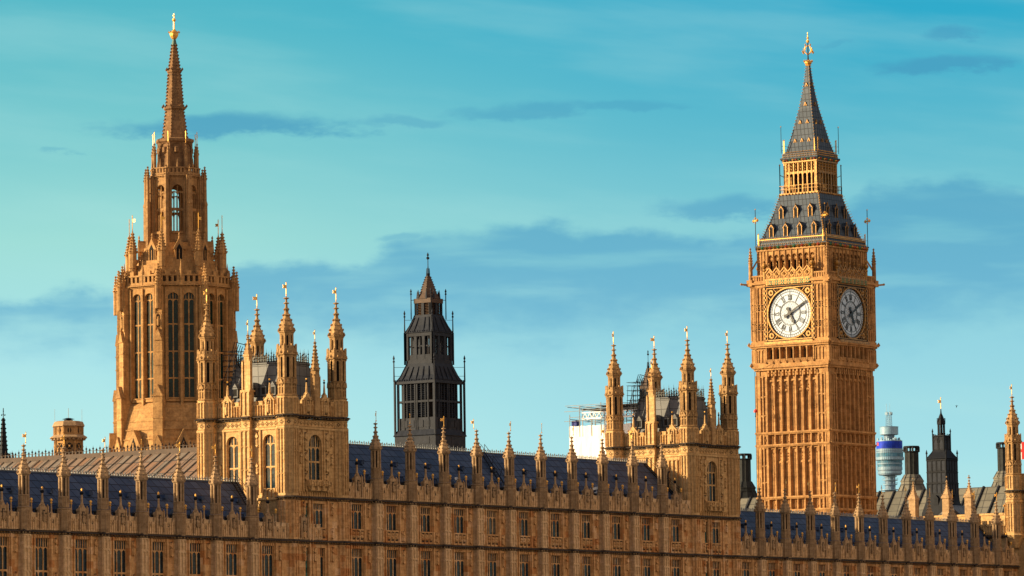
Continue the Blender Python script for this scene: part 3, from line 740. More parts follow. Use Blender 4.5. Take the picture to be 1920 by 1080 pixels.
    for ty in (-h, h):
        for q in range(8):
            lw.fr((-.5, ty, 0), q * PI / 4); lw.mat(0); lw.box(-.405, .405, -5, Z1 - .31, .7, 1.0)
            blind(lw, -.4, .4, Z2 + .2, Z1 - .5, 1.0, 2, .08, .07, .3, (Z2 + 1.6, Z1 - 1.7)); blind(lw, -.4, .4, Z2 - 4, Z2 - .5, 1.0, 2, .08, .07, .3, (Z2 - 1.7,)); blind(lw, -.4, .4, Z2 - 9, Z2 - 4.2, 1.0, 2, .08, .07, .3)
            cornice(lw, -.5, .5, Z1, 1.0, .32, .4); cornice(lw, -.5, .5, Z2, 1.0, .32, .4)
    lw.build('lower_wall', sr, root)
    # mid-face pier and small turret on the south side
    for an, o_, z in ((S_, (xm - .1, sy, 0), 34.0), ):
        p = MB().fr(o_, an); p.mat(0); p.box(-.6, .6, -5, z + 1.0, -.2, .55)
        for za, zb in ((24, 30.7), (zc + .2, z + .9)): blind(p, -.58, .58, za, zb, .55, 2, .08, .08, .35, (26.5, 29.0) if za < 30 else ())
        quatrefoils(p, -.55, .55, 31.05, 31.7, .55, 1.0); cornice(p, -.62, .62, zc + .1, .55, .4); p.mat(0); p.box(-.66, .66, 30.72, 30.95, .5, .7)
        for sg in (-1, 1): p.box(sg * .5 - .09, sg * .5 + .09, z + 1.0, z + 4.2, .2, .42); p.knob(sg * .5, z + 4.25, .3, .13)
        p.box(-.34, .34, z + 1, z + 4.9, -.3, .3); p.box(-.42, .42, z + 4.75, z + 4.95, -.38, .38); p.box(-.66, .66, z + .9, z + 1.1, -.35, .62)
        po = p.build('buttress', st, root)
        q = MB().fr(o_, an); pr = [(.5, z + 4.9), (.42, z + 5.3), (.26, z + 5.8), (.12, z + 6.4), (.07, z + 7.2), (.01, z + 7.5)]; q.lathe(0, 0, pr, 4); crockets(q, pr[:5], 4, .1, .32); q.lathe(0, 0, [(.05, z + 6.7), (.2, z + 6.85), (.05, z + 7)], 6)
        q.build('spirelet', ['turret'], po); v = vane(po, z + 7.4, 1.3, .34, 3.4); v.location = o_
    p2 = MB().fr((ex, .1, 0), E_); p2.mat(0); z = 33.5
    p2.box(-.45, .45, zc, z + 1, -.3, .3); p2.box(-.36, .36, z + 1, z + 3.6, -.4, .3); pr = [(.52, z + 3.6), (.36, z + 4.5), (.2, z + 5.6), (.06, z + 6.8), (.01, z + 7.0)]; p2.lathe(0, 0, pr, 8); crockets(p2, pr[:4], 8, .1, .34)
    for sg in (-1, 1): p2.box(sg * .45 - .08, sg * .45 + .08, z + .8, z + 3, .1, .32); p2.knob(sg * .45, z + 3.1, .2, .12)
    po = p2.build('parapet_turret', ['turret'] + st[1:], root); v = vane(po, z + 6.9, 1.1, .3, 3.3); v.location = (ex, .1, 0)
    # south windows
    if s_windows:
        for o in sws: window(root, *o, (xm, sy, 0), S_, 2, (0.40,), ('pale',), 'glass', .35, True, .16)
        c = MB().fr((xm, sy, 0), S_); c.mat(0)
        for o in sws:
            for s in (-1, 1): c.box((o[0] + o[1]) / 2 + s * 1.12 - .1, (o[0] + o[1]) / 2 + s * 1.12 + .1, 24, 30.7, -.02, .16); carved(c, (o[0] + o[1]) / 2 + s * 1.5, 28.9, 30.5, 0, .5); carved(c, (o[0] + o[1]) / 2 + s * 1.5, 26, 27.2, 0, .45); c.mat(0)
            blind(c, o[0], o[1], 23.4, 24.3, 0, 3, .08, .08, .3)
        c.box(-hs, hs, Z1 - .35, Z1 - .1, 0, .2)
        c.build('wall_panelling', ['pale', 'soot_shade'], root)
    else:
        c = MB().fr((xm, sy, 0), S_); c.mat(0)
        for cx in (-hs + 3.1, hs - 2.85):
            blind(c, cx - 1.5, cx + 1.5, 24.0, 30.4, 0, 5, .09, .1, .5, (27.2,))
        c.build('wall_panelling', ['pale', 'soot_shade'], root)
        d = MB().fr((xm, sy, 0), S_); d.box(hs - 2.05, hs - 1.5, 24.0, 26.1, 0, .03); d.arch(hs - 2.05, hs - 1.5, 26.1, 26.5, -.2, .02); d.build('doorway', ['recess'], root)
        d = MB().fr((xm, sy, 0), S_); d.bar((hs - 3.2, 25.6, .12), (hs - 3.25, 28.6, .12), .11, 6); d.bar((hs - 3.25, 28.6, .12), (hs - 3.1, 29.0, .12), .1, 6); d.build('flue_pipe', ['iron2'], root)
    window(root, *ew, (ex, 0, 0), E_, 3, (0.40,), ('pale',), 'glass', .35, True, .13)
    window(root, *lo[0], (.05, 0, 0), E_, 3, (), ('river',), upper=.7); window(root, *lo[1], (.05, 0, 0), E_, 1, (), ('river',), 'paleglass', arched=True)
    window(root, *lo[2], (.05, 0, 0), E_, 3, (.5,), ('river',), upper=.95); window(root, *lo[3], (.05, 0, 0), E_, 1, (.5,), ('river',), 'paleglass', upper=.95)
    for tx in (-.5, X0):
        for ty in (-h, h): turret_upper(root, (tx, ty, 0), ['turret', 'recess'])
    # steep leaded roof with iron cresting
    r = MB(); a, b_ = X0 + .9, -1.3; c = h - .9; zt = 38.05
    r.add([(-c, zc, b_), (c, zc, b_), (c, zc, a), (-c, zc, a), (-c + 1.35, zt, b_ - 1.35), (c - 1.35, zt, b_ - 1.35), (c - 1.35, zt, a + 1.35), (-c + 1.35, zt, a + 1.35)],
          [(0, 1, 5, 4), (1, 2, 6, 5), (2, 3, 7, 6), (3, 0, 4, 7), (4, 5, 6, 7)])
    r.box(-c + 1.2, c - 1.2, zt - .05, zt + .1, a + 1.2, b_ - 1.2)
    ro = r.build('roof', ['leadgrey'], root)
    cr_ = MB()
    for o_, an, l_ in (((b_ - 1.35, 0, 0), E_, c - 1.35), (((a + b_) / 2, -c + 1.35, 0), S_, (b_ - a) / 2 - 1.35), ((a + 1.35, 0, 0), W_, c - 1.35), (((a + b_) / 2, c - 1.35, 0), N_, (b_ - a) / 2 - 1.35)):
        cr_.fr(o_, an); cresting(cr_, -l_, l_, zt + .1, 0, 1.35, .34, .06); cresting(cr_, -l_, l_, zt + .1, 0, .7, .34, .05)
    for sx in (0, 1):                       # crested hips
        for sy_ in (-1, 1):
            cr_.fr(); p0 = Vector((sy_ * c, zc, b_ if sx else a)); p1 = Vector((sy_ * (c - 1.35), zt, (b_ - 1.35) if sx else (a + 1.35)))
            for i in range(14): q = p0.lerp(p1, (i + .5) / 14); cr_.knob(q.x, q.y + .08, q.z, .16)
    cr_.build('roof_cresting', ['crestdark'], ro)
    lc = MB()
    lc.fr(((a + b_) / 2, -c + .55, 0), S_); lc.box(-.35, .35, zc + 2.3, zc + 3.3, -.4, .32); lc.poly([(-.45, zc + 3.2), (.45, zc + 3.2), (0, zc + 3.8)], -.4, .4)
    l0 = lc.build('roof_dormer', ['leadgrey'], ro)
    do = MB().fr(((a + b_) / 2, -c + .55, 0), S_); do.box(-.22, .22, zc + 2.45, zc + 3.2, .32, .34); do.build('dormer_opening', ['recess'], l0)
    for dx in (-2.6, -1.3, 1.3, 2.6): dup(l0, ro, (dx, 0, 0))
    return root

T1 = river_tower('pale turreted square tower with gold vanes, in front of the tall octagonal spire', 389.65, True)
T2 = river_tower('pale turreted square tower between white scaffold sheeting and the clock tower', 468.3, False, 10.8, 9.0)

# ------------------------------------------------------------------ tall octagonal spire tower
def octagon_spire():
    root = empty('spire_tower', (-70, 450.9, 0), 'tall octagonal golden stone tower with crocketed spire, tallest thing at the left', 'tower')
    st = ['spire', 'recess', 'gold']
    t8 = math.tan(PI / 8); k8 = 1 / math.cos(PI / 8)
    A = 6.6
    w = MB()
    w.lathe(0, 0, [(8.9 * k8, 20), (8.5 * k8, 30), (7.05 * k8, 38.2), (A * k8 + .25, 39.0), (A * k8 + .25, 39.3), (A * k8 - .6, 40.0)], 8)
    w.prism(0, 0, 40, 54.0, (A - .9) * k8)
    side = 2 * A * t8
    wins = [(-1.0 - .72, -1.0 + .72, 40.3, 53.6), (1.0 - .72, 1.0 + .72, 40.3, 53.6)]
    for q in range(8):
        w.fr((0, 0, 0), q * PI / 4); w.mat(0)
        w.wall(-side / 2, side / 2, 39.8, 54.4, A - .9, A, wins)
        for s in (-1.0, 1.0):
            for e in (-.86, .86): w.box(s + e - .07, s + e + .07, 40, 52.6, A - .05, A + .16)
        w.box(-.13, .13, 38.6, 54.2, A - .05, A + .22)
        for s in (-1.95, 1.95): w.box(s - .1, s + .1, 40, 54.2, A - .05, A + .2)
        for z in (44.8,): pass
        w.lathe(0, A - .1, [(.1, 39.2), (.28, 39.6), (.1, 40.2)], 6)
        cornice(w, -side / 2 - .15, side / 2 + .15, 54.75, A - .05, .42, .45, 0); w.mat(0)
        # pierced parapet
        w.box(-side / 2 - .1, side / 2 + .1, 54.7, 55.0, A - .2, A + .12); w.box(-side / 2 - .1, side / 2 + .1, 55.75, 55.95, A - .2, A + .15)
        n = 8
        for i in range(n):
            u = -side / 2 + side * (i + .5) / n; w.box(u - .2, u + .12, 54.9, 55.8, A - .15, A + .1); w.mat(1); w.box(u + .12, u + .3, 55.0, 55.7, A - .14, A - .1); w.mat(0)
            if i % 2: w.box(u - .3, u + .3, 55.9, 56.45, A - .2, A + .12)
        w.lathe(0, A, [(.2, 54.4), (.22, 56.4), (.12, 57.0), (.02, 57.9)], 6)
        # steps of the leaning stone roof
        for i in range(9):
            f = i / 9.0; z0 = 55.0 + 5.2 * f; a0 = (A - .55) + (3.55 - (A - .55)) * f
            w.box(-a0 * t8, a0 * t8, z0, z0 + .66, 2.0, a0)
        # roof lucarne
        w.box(-.62, .62, 57.6, 59.4, 3.5, 4.75); w.poly([(-.8, 59.3), (.8, 59.3), (0, 60.8)], 3.3, 4.85); w.lathe(0, 4.7, [(.08, 60.6), (.16, 60.9), (.05, 61.0), (.14, 61.2), (.02, 61.5)], 6)
        w.mat(1); w.box(-.4, .4, 57.7, 59.3, 4.75, 4.77); w.poly([(-.4, 59.3), (.4, 59.3), (0, 60.0)], 4.85, 4.87); w.mat(0); w.box(-.05, .05, 57.7, 59.7, 4.74, 4.84); w.box(-.45, -.36, 57.7, 59.4, 4.7, 4.84); w.box(.36, .45, 57.7, 59.4, 4.7, 4.84)
        # gabled vents in the battered base
        a0 = 8.35
        w.box(-.75, .75, 31, 34.3, 6.5, a0 + .1); w.poly([(-1.15, 34.0), (1.15, 34.0), (0, 36.2)], 6.4, a0 + .3)
        w.mat(1); w.poly([(-.55, 31), (.55, 31), (.55, 33.8), (0, 35.2), (-.55, 33.8)], a0 + .29, a0 + .32); w.mat(0); w.box(-.08, .08, 31, 34.6, a0 + .3, a0 + .4)
        for s in (-.62, .62): w.box(s - .1, s + .1, 31, 34.0, a0, a0 + .38)
        for z, a in ((36.2, 7.55), (37.3, 7.3), (33.6, 8.0), (35.0, 7.75)): w.box(-a * t8 + .3, a * t8 - .3, z, z + .12, a - .9, a - .02)
    w.build('wall', st, root)
    # buttresses at the eight arrises
    b = MB(); B = A * k8
    b.box(-.62, .62, 20, 40.4, B - 2, B + 1.15); b.box(-.55, .55, 40.4, 47.5, B - 1.5, B + .78); b.box(-.48, .48, 47.5, 54.4, B - 1.2, B + .5)
    for z, wd, o in ((40.4, .70, 1.15), (34.0, .72, 1.32), (47.5, .56, .78)):
        b.poly([(-wd, z), (wd, z), (0, z + 1.5)], B + o - .55, B + o + .12)
    for z, wd, o in ((37.6, .68, 1.22), (44.3, .6, .85), (46.0, .6, .84), (51.0, .54, .56)): b.box(-wd, wd, z, z + .16, B - .8, B + o)
    b.box(-.66, .66, 20, 34, B - 1, B + 1.3)
    for s in (-.42, .42): b.box(s - .07, s + .07, 48.8, 51.9, B + .4, B + .62)
    statue_niche(b, 0, 49.2, B + .5); b.mat(0)
    # pinnacles at the parapet
    for w_, r, zt in ((B + .55, .36, 57.3), (B + .95, .28, 56.6)):
        b.lathe(0, w_, [(r, 51.5), (r, zt - 2.1)], 8); pr = [(r * 1.15, zt - 2.2), (r * .7, zt - 1.5), (r * .35, zt - .7), (.03, zt)]
        b.lathe(0, w_, pr, 8); crockets(b, pr, 8, .10, .35, None, (0, w_))
    # flying prop and tall inner pinnacle
    b.bar((0, 56.0, B - .1), (0, 60.0, 3.8), .16); b.bar((0, 57.6, B - 1.2), (0, 58.6, 3.9), .07)
    for i in range(6): b.knob(0, 56.6 + .62 * i, B - .2 - .55 * i, .2)
    r0 = 6.2
    b.lathe(0, r0, [(.52, 54), (.52, 59.0)], 8); pr = [(.62, 59.0), (.45, 59.7), (.22, 60.8), (.1, 61.6), (.02, 62.0)]; b.lathe(0, r0, pr, 8); crockets(b, pr[:4], 8, .12, .34, None, (0, r0))
    for z in (57.0, 59.0): b.lathe(0, r0, [(.5, z - .1), (.62, z), (.5, z + .1)], 8)
    for q in range(8):
        a = PI / 8 + q * PI / 4; b2 = MB(); b2.fr((r0 * 0, 0, 0), 0)
        for s in (-.2, .2): pass
    o = b.build('buttress', ['spire', 'recess'], root)
    v = vane(o, 61.9, 1.9, .42, .3, .05); v.location = (r0, 0, 0)
    o.rotation_euler = (0, 0, PI / 8)
    for q in range(1, 8): dup(o, root, None, PI / 8 + q * PI / 4)
    for q in range(8):
        for wi in wins: window(root, *wi, (A * math.cos(q * PI / 4), A * math.sin(q * PI / 4), 0), q * PI / 4, 2, (.185, .44, .70), ('spire',), 'greenglass', .34, True, .14)
    # open lantern
    l = MB(); a = 2.95; s2 = 2 * a * t8; op = [(-.72, .72, 61.7, 68.0)]
    for q in range(8):
        l.fr((0, 0, 0), q * PI / 4); l.mat(0)
        l.wall(-s2 / 2, s2 / 2, 58.5, 69.1, a - .45, a, op)
        l.arch(-.72, .72, 66.7, 68.05, a - .4, a + .01, 6)
        l.box(-.05, .05, 61.7, 67.6, a - .3, a - .12); l.box(-.42, -.35, 61.7, 67.0, a - .28, a - .16); l.box(.35, .42, 61.7, 67.0, a - .28, a - .16)
        l.box(-.72, .72, 64.5, 64.8, a - .3, a - .1); l.box(-.72, .72, 61.5, 61.8, a - .4, a + .2)
        for x in (-.36, .36): l.arch(x - .33, x + .33, 64.0, 64.55, a - .28, a - .14, 3); l.arch(x - .33, x + .33, 66.3, 66.9, a - .28, a - .14, 3)
        for x in (-.88, .88): l.box(x - .07, x + .07, 60.5, 68.6, a - .02, a + .14)
        cornice(l, -s2 / 2 - .1, s2 / 2 + .1, 69.15, a - .05, .3, .35, 0)
        l.box(-s2 / 2 - .1, s2 / 2 + .1, 69.1, 69.35, a - .1, a + .15); l.box(-s2 / 2 - .1, s2 / 2 + .1, 69.9, 70.05, a - .1, a + .18)
        for i in range(5): u = -s2 / 2 + s2 * (i + .5) / 5; l.box(u - .16, u + .1, 69.3, 69.95, a - .05, a + .12)
        l.lathe(0, a, [(.14, 69), (.14, 70.2), (.08, 70.6), (.02, 71.2)], 6)
    l.fr()
    for q in range(8):
        an = PI / 8 + q * PI / 4
        for rr, zt in ((3.3, 0), ):
            cx, cy = rr * math.cos(an), rr * math.sin(an); l.lathe(cx, cy, [(.34, 58.5), (.34, 61), (.26, 61.3), (.26, 69.0)], 6)
        rr = 3.95; cx, cy = rr * math.cos(an), rr * math.sin(an)
        l.lathe(cx, cy, [(.36, 57.5), (.34, 65.2), (.40, 65.3), (.36, 65.5), (.26, 65.8), (.24, 68.6)], 6); pr = [(.30, 68.5), (.2, 69.2), (.1, 69.9), (.02, 70.3)]; l.lathe(cx, cy, pr, 6); crockets(l, pr, 6, .09, .3, None, (cx, cy))
        rr = 3.45; cx, cy = rr * math.cos(an), rr * math.sin(an)
        for z in (66.5, 63.0): l.bar((cx * .9, z + .6, cy * .9), (4.0 * math.cos(an), z, 4.0 * math.sin(an)), .09)
        rr = 2.95; cx, cy = rr * math.cos(an), rr * math.sin(an)
        l.lathe(cx, cy, [(.24, 68.8), (.22, 71.8)], 6); pr = [(.27, 71.7), (.16, 72.5), (.02, 73.3)]; l.lathe(cx, cy, pr, 6); crockets(l, pr, 6, .08, .3, None, (cx, cy))
    l.build('lantern', ['spirelant', 'recess', 'gold'], root)
    for q in range(8):
        an = PI / 8 + q * PI / 4; v = vane(root, 73.2, 1.5, .34, .5, .04); v.location = (2.95 * math.cos(an), 2.95 * math.sin(an), 0)
    # spire
    s = MB()
    s.lathe(0, 0, [(2.05 * k8, 69.5), (2.0 * k8, 73.2), (2.35 * k8, 73.5), (2.35 * k8, 73.8), (1.75 * k8, 74.0)], 8)
    for q in range(8):
        s.fr((0, 0, 0), q * PI / 4); s.lathe(0, 2.0, [(.02, 71.9), (.36, 72.1), (.36, 72.7), (.02, 72.9)], 8); s.box(-.8, -.65, 70, 73.3, 1.9, 2.14); s.box(.65, .8, 70, 73.3, 1.9, 2.14)
        s.arch(-.62, .62, 72.6, 73.3, 1.95, 2.12, 4)
    s.fr()
    for q in range(8): an = PI / 8 + q * PI / 4; s.prism(2.2 * math.cos(an), 2.2 * math.sin(an), 70, 73.8, .16, None, 6)
    pr = [(1.72, 73.9), (1.22, 77.6), (.86, 82.4), (.30, 86.3)]
    s.lathe(0, 0, pr, 8); crockets(s, pr, 8, .13, .42)
    for z, r in ((77.8, 1.32), (82.6, .88)):
        s.lathe(0, 0, [(r * .8, z - .3), (r * 1.12, z), (r * 1.12, z + .3), (r * .8, z + .4)], 8)
        for q in range(8): an = PI / 8 + q * PI / 4; s.knob(r * 1.22 * math.cos(an), z + .35, r * 1.22 * math.sin(an), .2)
    s.build('spire', ['spiredark'], root)
    f = MB(); f.lathe(0, 0, [(.32, 86.0), (.38, 86.15), (.2, 86.9)], 8); f.build('finial_base', ['copper'], root)
    f = MB(); f.lathe(0, 0, [(.18, 86.85), (.36, 87.0), (.56, 87.35), (.6, 87.7), (.3, 88.0), (.12, 88.2)], 8); f.lathe(0, 0, [(.11, 88.1), (.09, 89.2)], 6); f.ball(0, 89.4, 0, .26); f.box(-.2, .2, 89.9, 90.0, -.05, .05); f.bar((0, 89.5, 0), (0, 90.25, 0), .05)
    for q in range(8): an = q * PI / 4; f.knob(.68 * math.cos(an), 87.8, .68 * math.sin(an), .14)
    f.build('gilded_crown', ['gold'], root)
octagon_spire()

# ------------------------------------------------------------------ clock tower
def clock_tower():
    root = empty('clock_tower', (-36, 550.86, 0), 'great square stone clock tower with white dials and a steep dark roof', 'clock tower')
    st = ['clock', 'recess', 'goldstone', 'redpaint', 'greenpaint']
    H = 6.05; DEEP = .42
    w = MB()
    w.box(-H + DEEP - .02, H - DEEP + .02, -5, 48, -H + DEEP - .02, H - DEEP + .02)
    w.build('core', ['clock'], root)
    faces = ((E_, 'east'), (S_, 'south'), (W_, 'w'), (N_, 'n'))
    w = MB(); levels = [(20.0, 27.69), (27.69, 29.57), (29.57, 36.91), (36.91, 38.66), (38.66, 47.0)]
    fld = 4.15
    for an, nm in faces:
        w.fr((0, 0, 0), an); f = H - DEEP
        w.mat(0)
        # projecting corner piers, in two planes
        for s in (-1, 1):
            a, b = sorted((s * fld, s * (H - .0))); w.box(a, b, -5, 48.3, f - .3, H - .12 + (.002 if s > 0 else 0))
            for z0, z1 in levels:
                for x in (4.2, 4.85, 5.35, 5.95): w.box(s * x - .09, s * x + .09, z0 + .1, z1 - .25, H - .14, H + .07)
                if z1 - z0 > 4:
                    for zz in (z0 + (z1 - z0) * .3, z0 + (z1 - z0) * .62, z1 - .3):
                        for x0, x1 in ((4.3, 4.78), (4.95, 5.28), (5.44, 5.88)):
                            xa, xb = sorted((s * x0, s * x1)); w.arch(xa, xb, zz - .45, zz, H - .14, H + .02, 3)
                else:
                    for x0, x1 in ((4.3, 4.78), (5.44, 5.88)):
                        xa, xb = sorted((s * x0, s * x1)); w.arch(xa, xb, z1 - .8, z1 - .3, H - .14, H + .03, 3); w.knob((xa + xb) / 2, z0 + .7, H - .08, .17)
        # seven recessed panels
        st_ = 2 * fld / 7
        for i in range(8):
            u = -fld + st_ * i
            w.box(u - .14, u + .14, -5, 47.2, f - .1, H - .08 + (.003 * (i % 2))); w.box(u - .07, u + .07, -5, 47.2, f, H + .05)
        for i in range(7):
            u0, u1 = -fld + st_ * i + .14, -fld + st_ * (i + 1) - .14; um = (u0 + u1) / 2
            for z0, z1 in levels:
                if z1 - z0 < 3:                    # carved band
                    w.mat(1); w.box(um - .3, um + .3, z0 + .3, z1 - .3, f, f + .01); w.mat(0)
                    w.arch(u0, u1, z1 - .7, z1 - .25, f - .02, f + .16, 3)
                    for q in range(3): w.knob(um + rnd.uniform(-.1, .1), z0 + .45 + .38 * q, f + .03, .15)
                    w.box(um - .035, um + .035, z0 + .2, z1 - .4, f, f + .1)
                else:
                    top = z1 - (.9 if z1 > 46 else .3)
                    w.arch(u0, u1, top - .9, top, f - .02, f + .2, 4)
                    w.box(u0, u0 + .08, z0, top, f - .02, f + .1); w.box(u1 - .08, u1, z0, top, f - .02, f + .1); 
                    for q in range(3): w.knob(um, top - .9 - .42 * q, f + .03, .16 - .02 * q)
                    if i in (1, 2, 4, 5) and nm in ('south',):
                        w.mat(1)
                        w.box(um - .17, um + .17, z0 + .9, z0 + (z1 - z0) * .42, f, f + .012); w.box(um - .17, um + .17, z0 + (z1 - z0) * .45, z1 - 2.6, f, f + .012); w.mat(0)
                        for s in (-1, 1): w.box(um + s * .23 - .05, um + s * .23 + .05, z0 + .7, z1 - 2.3, f, f + .12)
                        w.arch(um - .2, um + .2, z1 - 2.8, z1 - 2.3, f, f + .14, 3)
                    else:
                        w.box(um - .05, um + .05, z0, top - .9, f - .02, f + .09)
                        zz = z0 + (z1 - z0) * .42
                        if i % 2 == (0 if nm == 'south' else 1):
                            for sx in (-1, 1):
                                for sz in (-1, 1): w.knob(um + sx * .16, zz + sz * .17, f + .05, .11)
        for z in (27.69, 29.57, 36.91, 38.66):
            w.mat(0); w.box(-H - .02, H + .02, z - .14, z + .1, f, H + .26); w.box(-H - .02, H + .02, z - .28, z - .14, f, H + .13)
        # corbelled top of the shaft
        for i in range(14):
            u = -fld + 2 * fld * (i + .5) / 14; w.box(u - .12, u + .12, 46.6, 47.5, f, H + .12); w.knob(u, 47.0, H + .1, .15)
        w.box(-H - .04, H + .04, 47.45, 47.75, f, H + .22); w.box(-H - .2, H + .2, 47.75, 48.1, f, H + .42)
    w.build('shaft', st, root)
    # ---- stage with blind arcade, and clock stage
    C = 6.38
    c = MB()
    c.box(-C + .6, C - .6, 48.0, 61.0, -C + .6, C - .6)
    for an, nm in faces:
        c.fr((0, 0, 0), an); c.mat(0); f = C - .6
        c.box(-C, C, 48.05, 48.55, f - .2, C + .05)
        for i in range(8):
            u = -3.9 + 7.8 * i / 7; c.box(u - .16, u + .16, 48.5, 50.6, f - .1, C - .02); c.mat(0); c.box(u - .09, u + .09, 48.4, 50.6, C - .05, C + .12); c.knob(u, 48.5, C + .12, .2)
        for i in range(7):
            u0, u1 = -3.9 + 7.8 * i / 7 + .16, -3.9 + 7.8 * (i + 1) / 7 - .16
            c.arch(u0, u1, 50.0, 50.6, f, C - .06, 4); c.box(u0, u1, 48.5, 48.95, f, C + .1)
            for q in range(4): c.box(u0 + .05 + q * .2, u0 + .12 + q * .2, 48.6, 48.95, C + .1, C + .13)
            if i in (1, 3, 5) or i == 0:
                c.mat(1); c.box(u0 + .14, u1 - .14, 49.0, 50.3, f, f + .02); c.mat(0)
        for s in (-1, 1):
            a, b = sorted((s * 4.05, s * C)); c.box(a, b, 48.05, 60.9, f - .2, C - .10)
            for x in (4.15, 4.72, 5.3, 5.85, 6.32): c.box(s * x - .07, s * x + .07, 48.6, 50.4, C - .12, C + .02); c.box(s * x - .08, s * x + .08, 51.7, 59.3, C - .12, C + .05)
            for zz in (53.2, 55.9):
                for x in (4.43, 5.0, 5.57, 6.1):
                    c.mat(1); c.box(s * x - .19, s * x + .19, zz, zz + .8, C - .1, C - .09); c.mat(0)
                    for qa in (-1, 1): c.bar((s * x - .2, zz + .4 - .4 * qa, C - .06), (s * x + .2, zz + .4 + .4 * qa, C - .06), .035); 
                    c.box(s * x - .24, s * x + .24, zz - .12, zz - .02, C - .1, C + .0); c.box(s * x - .24, s * x + .24, zz + .82, zz + .92, C - .1, C + .0)
            for x in (4.43, 5.0, 5.57): xa, xb = s * x - .22, s * x + .22; c.arch(xa, xb, 58.8, 59.25, C - .12, C + .02, 3); c.arch(xa, xb, 50.0, 50.4, C - .12, C + .0, 3)
        c.box(-C - .03, C + .03, 50.6, 50.85, f, C + .2); c.box(-C - .1, C + .1, 50.85, 51.2, f, C + .38); c.box(-C, C, 51.2, 51.5, f, C + .1)
        c.box(-C - .03, C + .03, 59.2, 59.6, f, C + .12); c.box(-C - .12, C + .12, 59.6, 59.9, f, C + .38); c.box(-C - .02, C + .02, 59.9, 60.1, f, C + .2)
        # balustrade
        for i in range(32):
            u = -C + 2 * C * (i + .5) / 32
            if abs(u) > 4.0: c.box(u - .1, u + .1, 60.0, 60.7, C - .2, C + .05)
        c.box(-C, -4.0, 60.7, 60.9, C - .22, C + .1); c.box(4.0, C, 60.7, 60.9, C - .22, C + .1)
        # gilded frame of the dial
        c.mat(2)
        c.box(-3.95, 3.95, 51.05, 51.4, C - .05, C + .42)
        for s in (-1, 1):
            a, b = sorted((s * 3.78, s * 4.12)); c.mat(1); c.box(a, b, 51.4, 59.2, f, C + .1); c.mat(2)
            for i in range(24):
                z = 51.45 + .32 * i
                c.box(a + (.0 if i % 2 else .17), a + (.17 if i % 2 else .34), z, z + .3, C + .1, C + .14)
            c.lathe((a + b) / 2, C + .05, [(.18, 59.3), (.2, 61.3), (.3, 61.5), (.22, 61.7)], 8); c.ball((a + b) / 2, 62.15, C + .05, .42, 8); c.knob((a + b) / 2, 62.75, C + .05, .22); c.bar(((a + b) / 2, 62.6, C + .05), ((a + b) / 2, 63.3, C + .05), .06)
        # painted shields band over the dial
        for i in range(14):
            u = -3.6 + 7.2 * (i + .5) / 14; c.mat(4 if i % 2 else 2); c.box(u - .24, u + .24, 59.42, 60.0, C + .12, C + .4); c.mat(2); c.box(u - .05, u + .05, 59.4, 60.02, C + .4, C + .43); c.box(u - .22, u + .22, 59.62, 59.72, C + .4, C + .43)
        # gilded cresting with six gables
        c.mat(2); c.box(-3.75, 3.75, 60.05, 60.25, C - .1, C + .3); c.mat(0); c.box(-3.75, 3.75, 60.2, 61.3, C - .12, C + .08)
        for i in range(6):
            u = -3.15 + 6.3 * i / 5; c.mat(2)
            c.bar((u - .6, 61.2, C + .16), (u, 61.85, C + .16), .09); c.bar((u + .6, 61.2, C + .16), (u, 61.85, C + .16), .09); c.knob(u, 62.2, C + .16, .17); c.bar((u, 61.9, C + .16), (u, 62.5, C + .16), .05)
            for qq in range(4): a_ = qq * PI / 2; a2 = a_ + PI / 2; c.bar((u + .42 * math.cos(a_), 60.9 + .42 * math.sin(a_), C + .12), (u + .42 * math.cos(a2), 60.9 + .42 * math.sin(a2), C + .12), .06)
            c.knob(u, 60.9, C + .12, .17)
            c.mat(0); c.poly([(u - .55, 61.2), (u + .55, 61.2), (u, 61.8)], C - .1, C + .1)
            for x in (-.5, .5): c.mat(2); c.box(u + x - .04, u + x + .04, 60.25, 61.2, C + .08, C + .14)
        c.mat(0)
    # corner pinnacles, props and gargoyles
    c.fr()
    for sx in (-1, 1):
        for sy in (-1, 1):
            x, y = sx * (C - .05), sy * (C - .05)
            c.lathe(x, y, [(.3, 59.9), (.28, 62.6), (.36, 62.7), (.24, 62.9)], 8); pr = [(.28, 62.9), (.2, 63.6), (.1, 64.5), (.02, 65.0)]; c.lathe(x, y, pr, 8); crockets(c, pr, 8, .09, .35, None, (x, y))
            c.bar((x * .98, 61.8, y * .98), (sx * 5.5, 63.4, sy * 5.5), .14); c.box(x - .45, x + .45, 59.4, 60.3, y - .45, y + .45)
            c.bar((x, 59.6, y), (x + sx * .95, 59.75, y + sy * .95), .17); c.knob(x + sx * 1.0, 59.75, y + sy * 1.0, .2)
            c.knob(x + sx * .3, 51.1, y + sy * .3, .32); c.knob(x + sx * .1, 48.2, y + sy * .1, .34)
    c.build('clock_stage', st, root)
    # ---- dials
    for an, nm in faces[:2]:
        zc = 55.3; ww = C - .32
        d = MB().fr((0, 0, 0), an)
        N = 64; rim = 3.62
        d.mat(0); d.poly([(rim * math.cos(2 * PI * i / N), zc + rim * math.sin(2 * PI * i / N)) for i in range(N)], ww - .1, ww + .1)
        o = d.build('clock_dial', ['opal'], root)
        fm = MB().fr((0, 0, 0), an)            # gilt spandrels round the dial
        def ring(mb, r0, r1, w0, w1, n=64):
            pts = []; fs = []
            for i in range(n):
                a = 2 * PI * i / n
                for r in (r0, r1):
                    for q in (w0, w1): pts.append((r * math.cos(a), zc + r * math.sin(a), q))
            for i in range(n):
                j = (i + 1) % n; a, b = i * 4, j * 4
                fs += [(a + 1, a + 3, b + 3, b + 1), (a, a + 1, b + 1, b), (a + 3, a + 2, b + 2, b + 3)]
            mb.add(pts, fs)
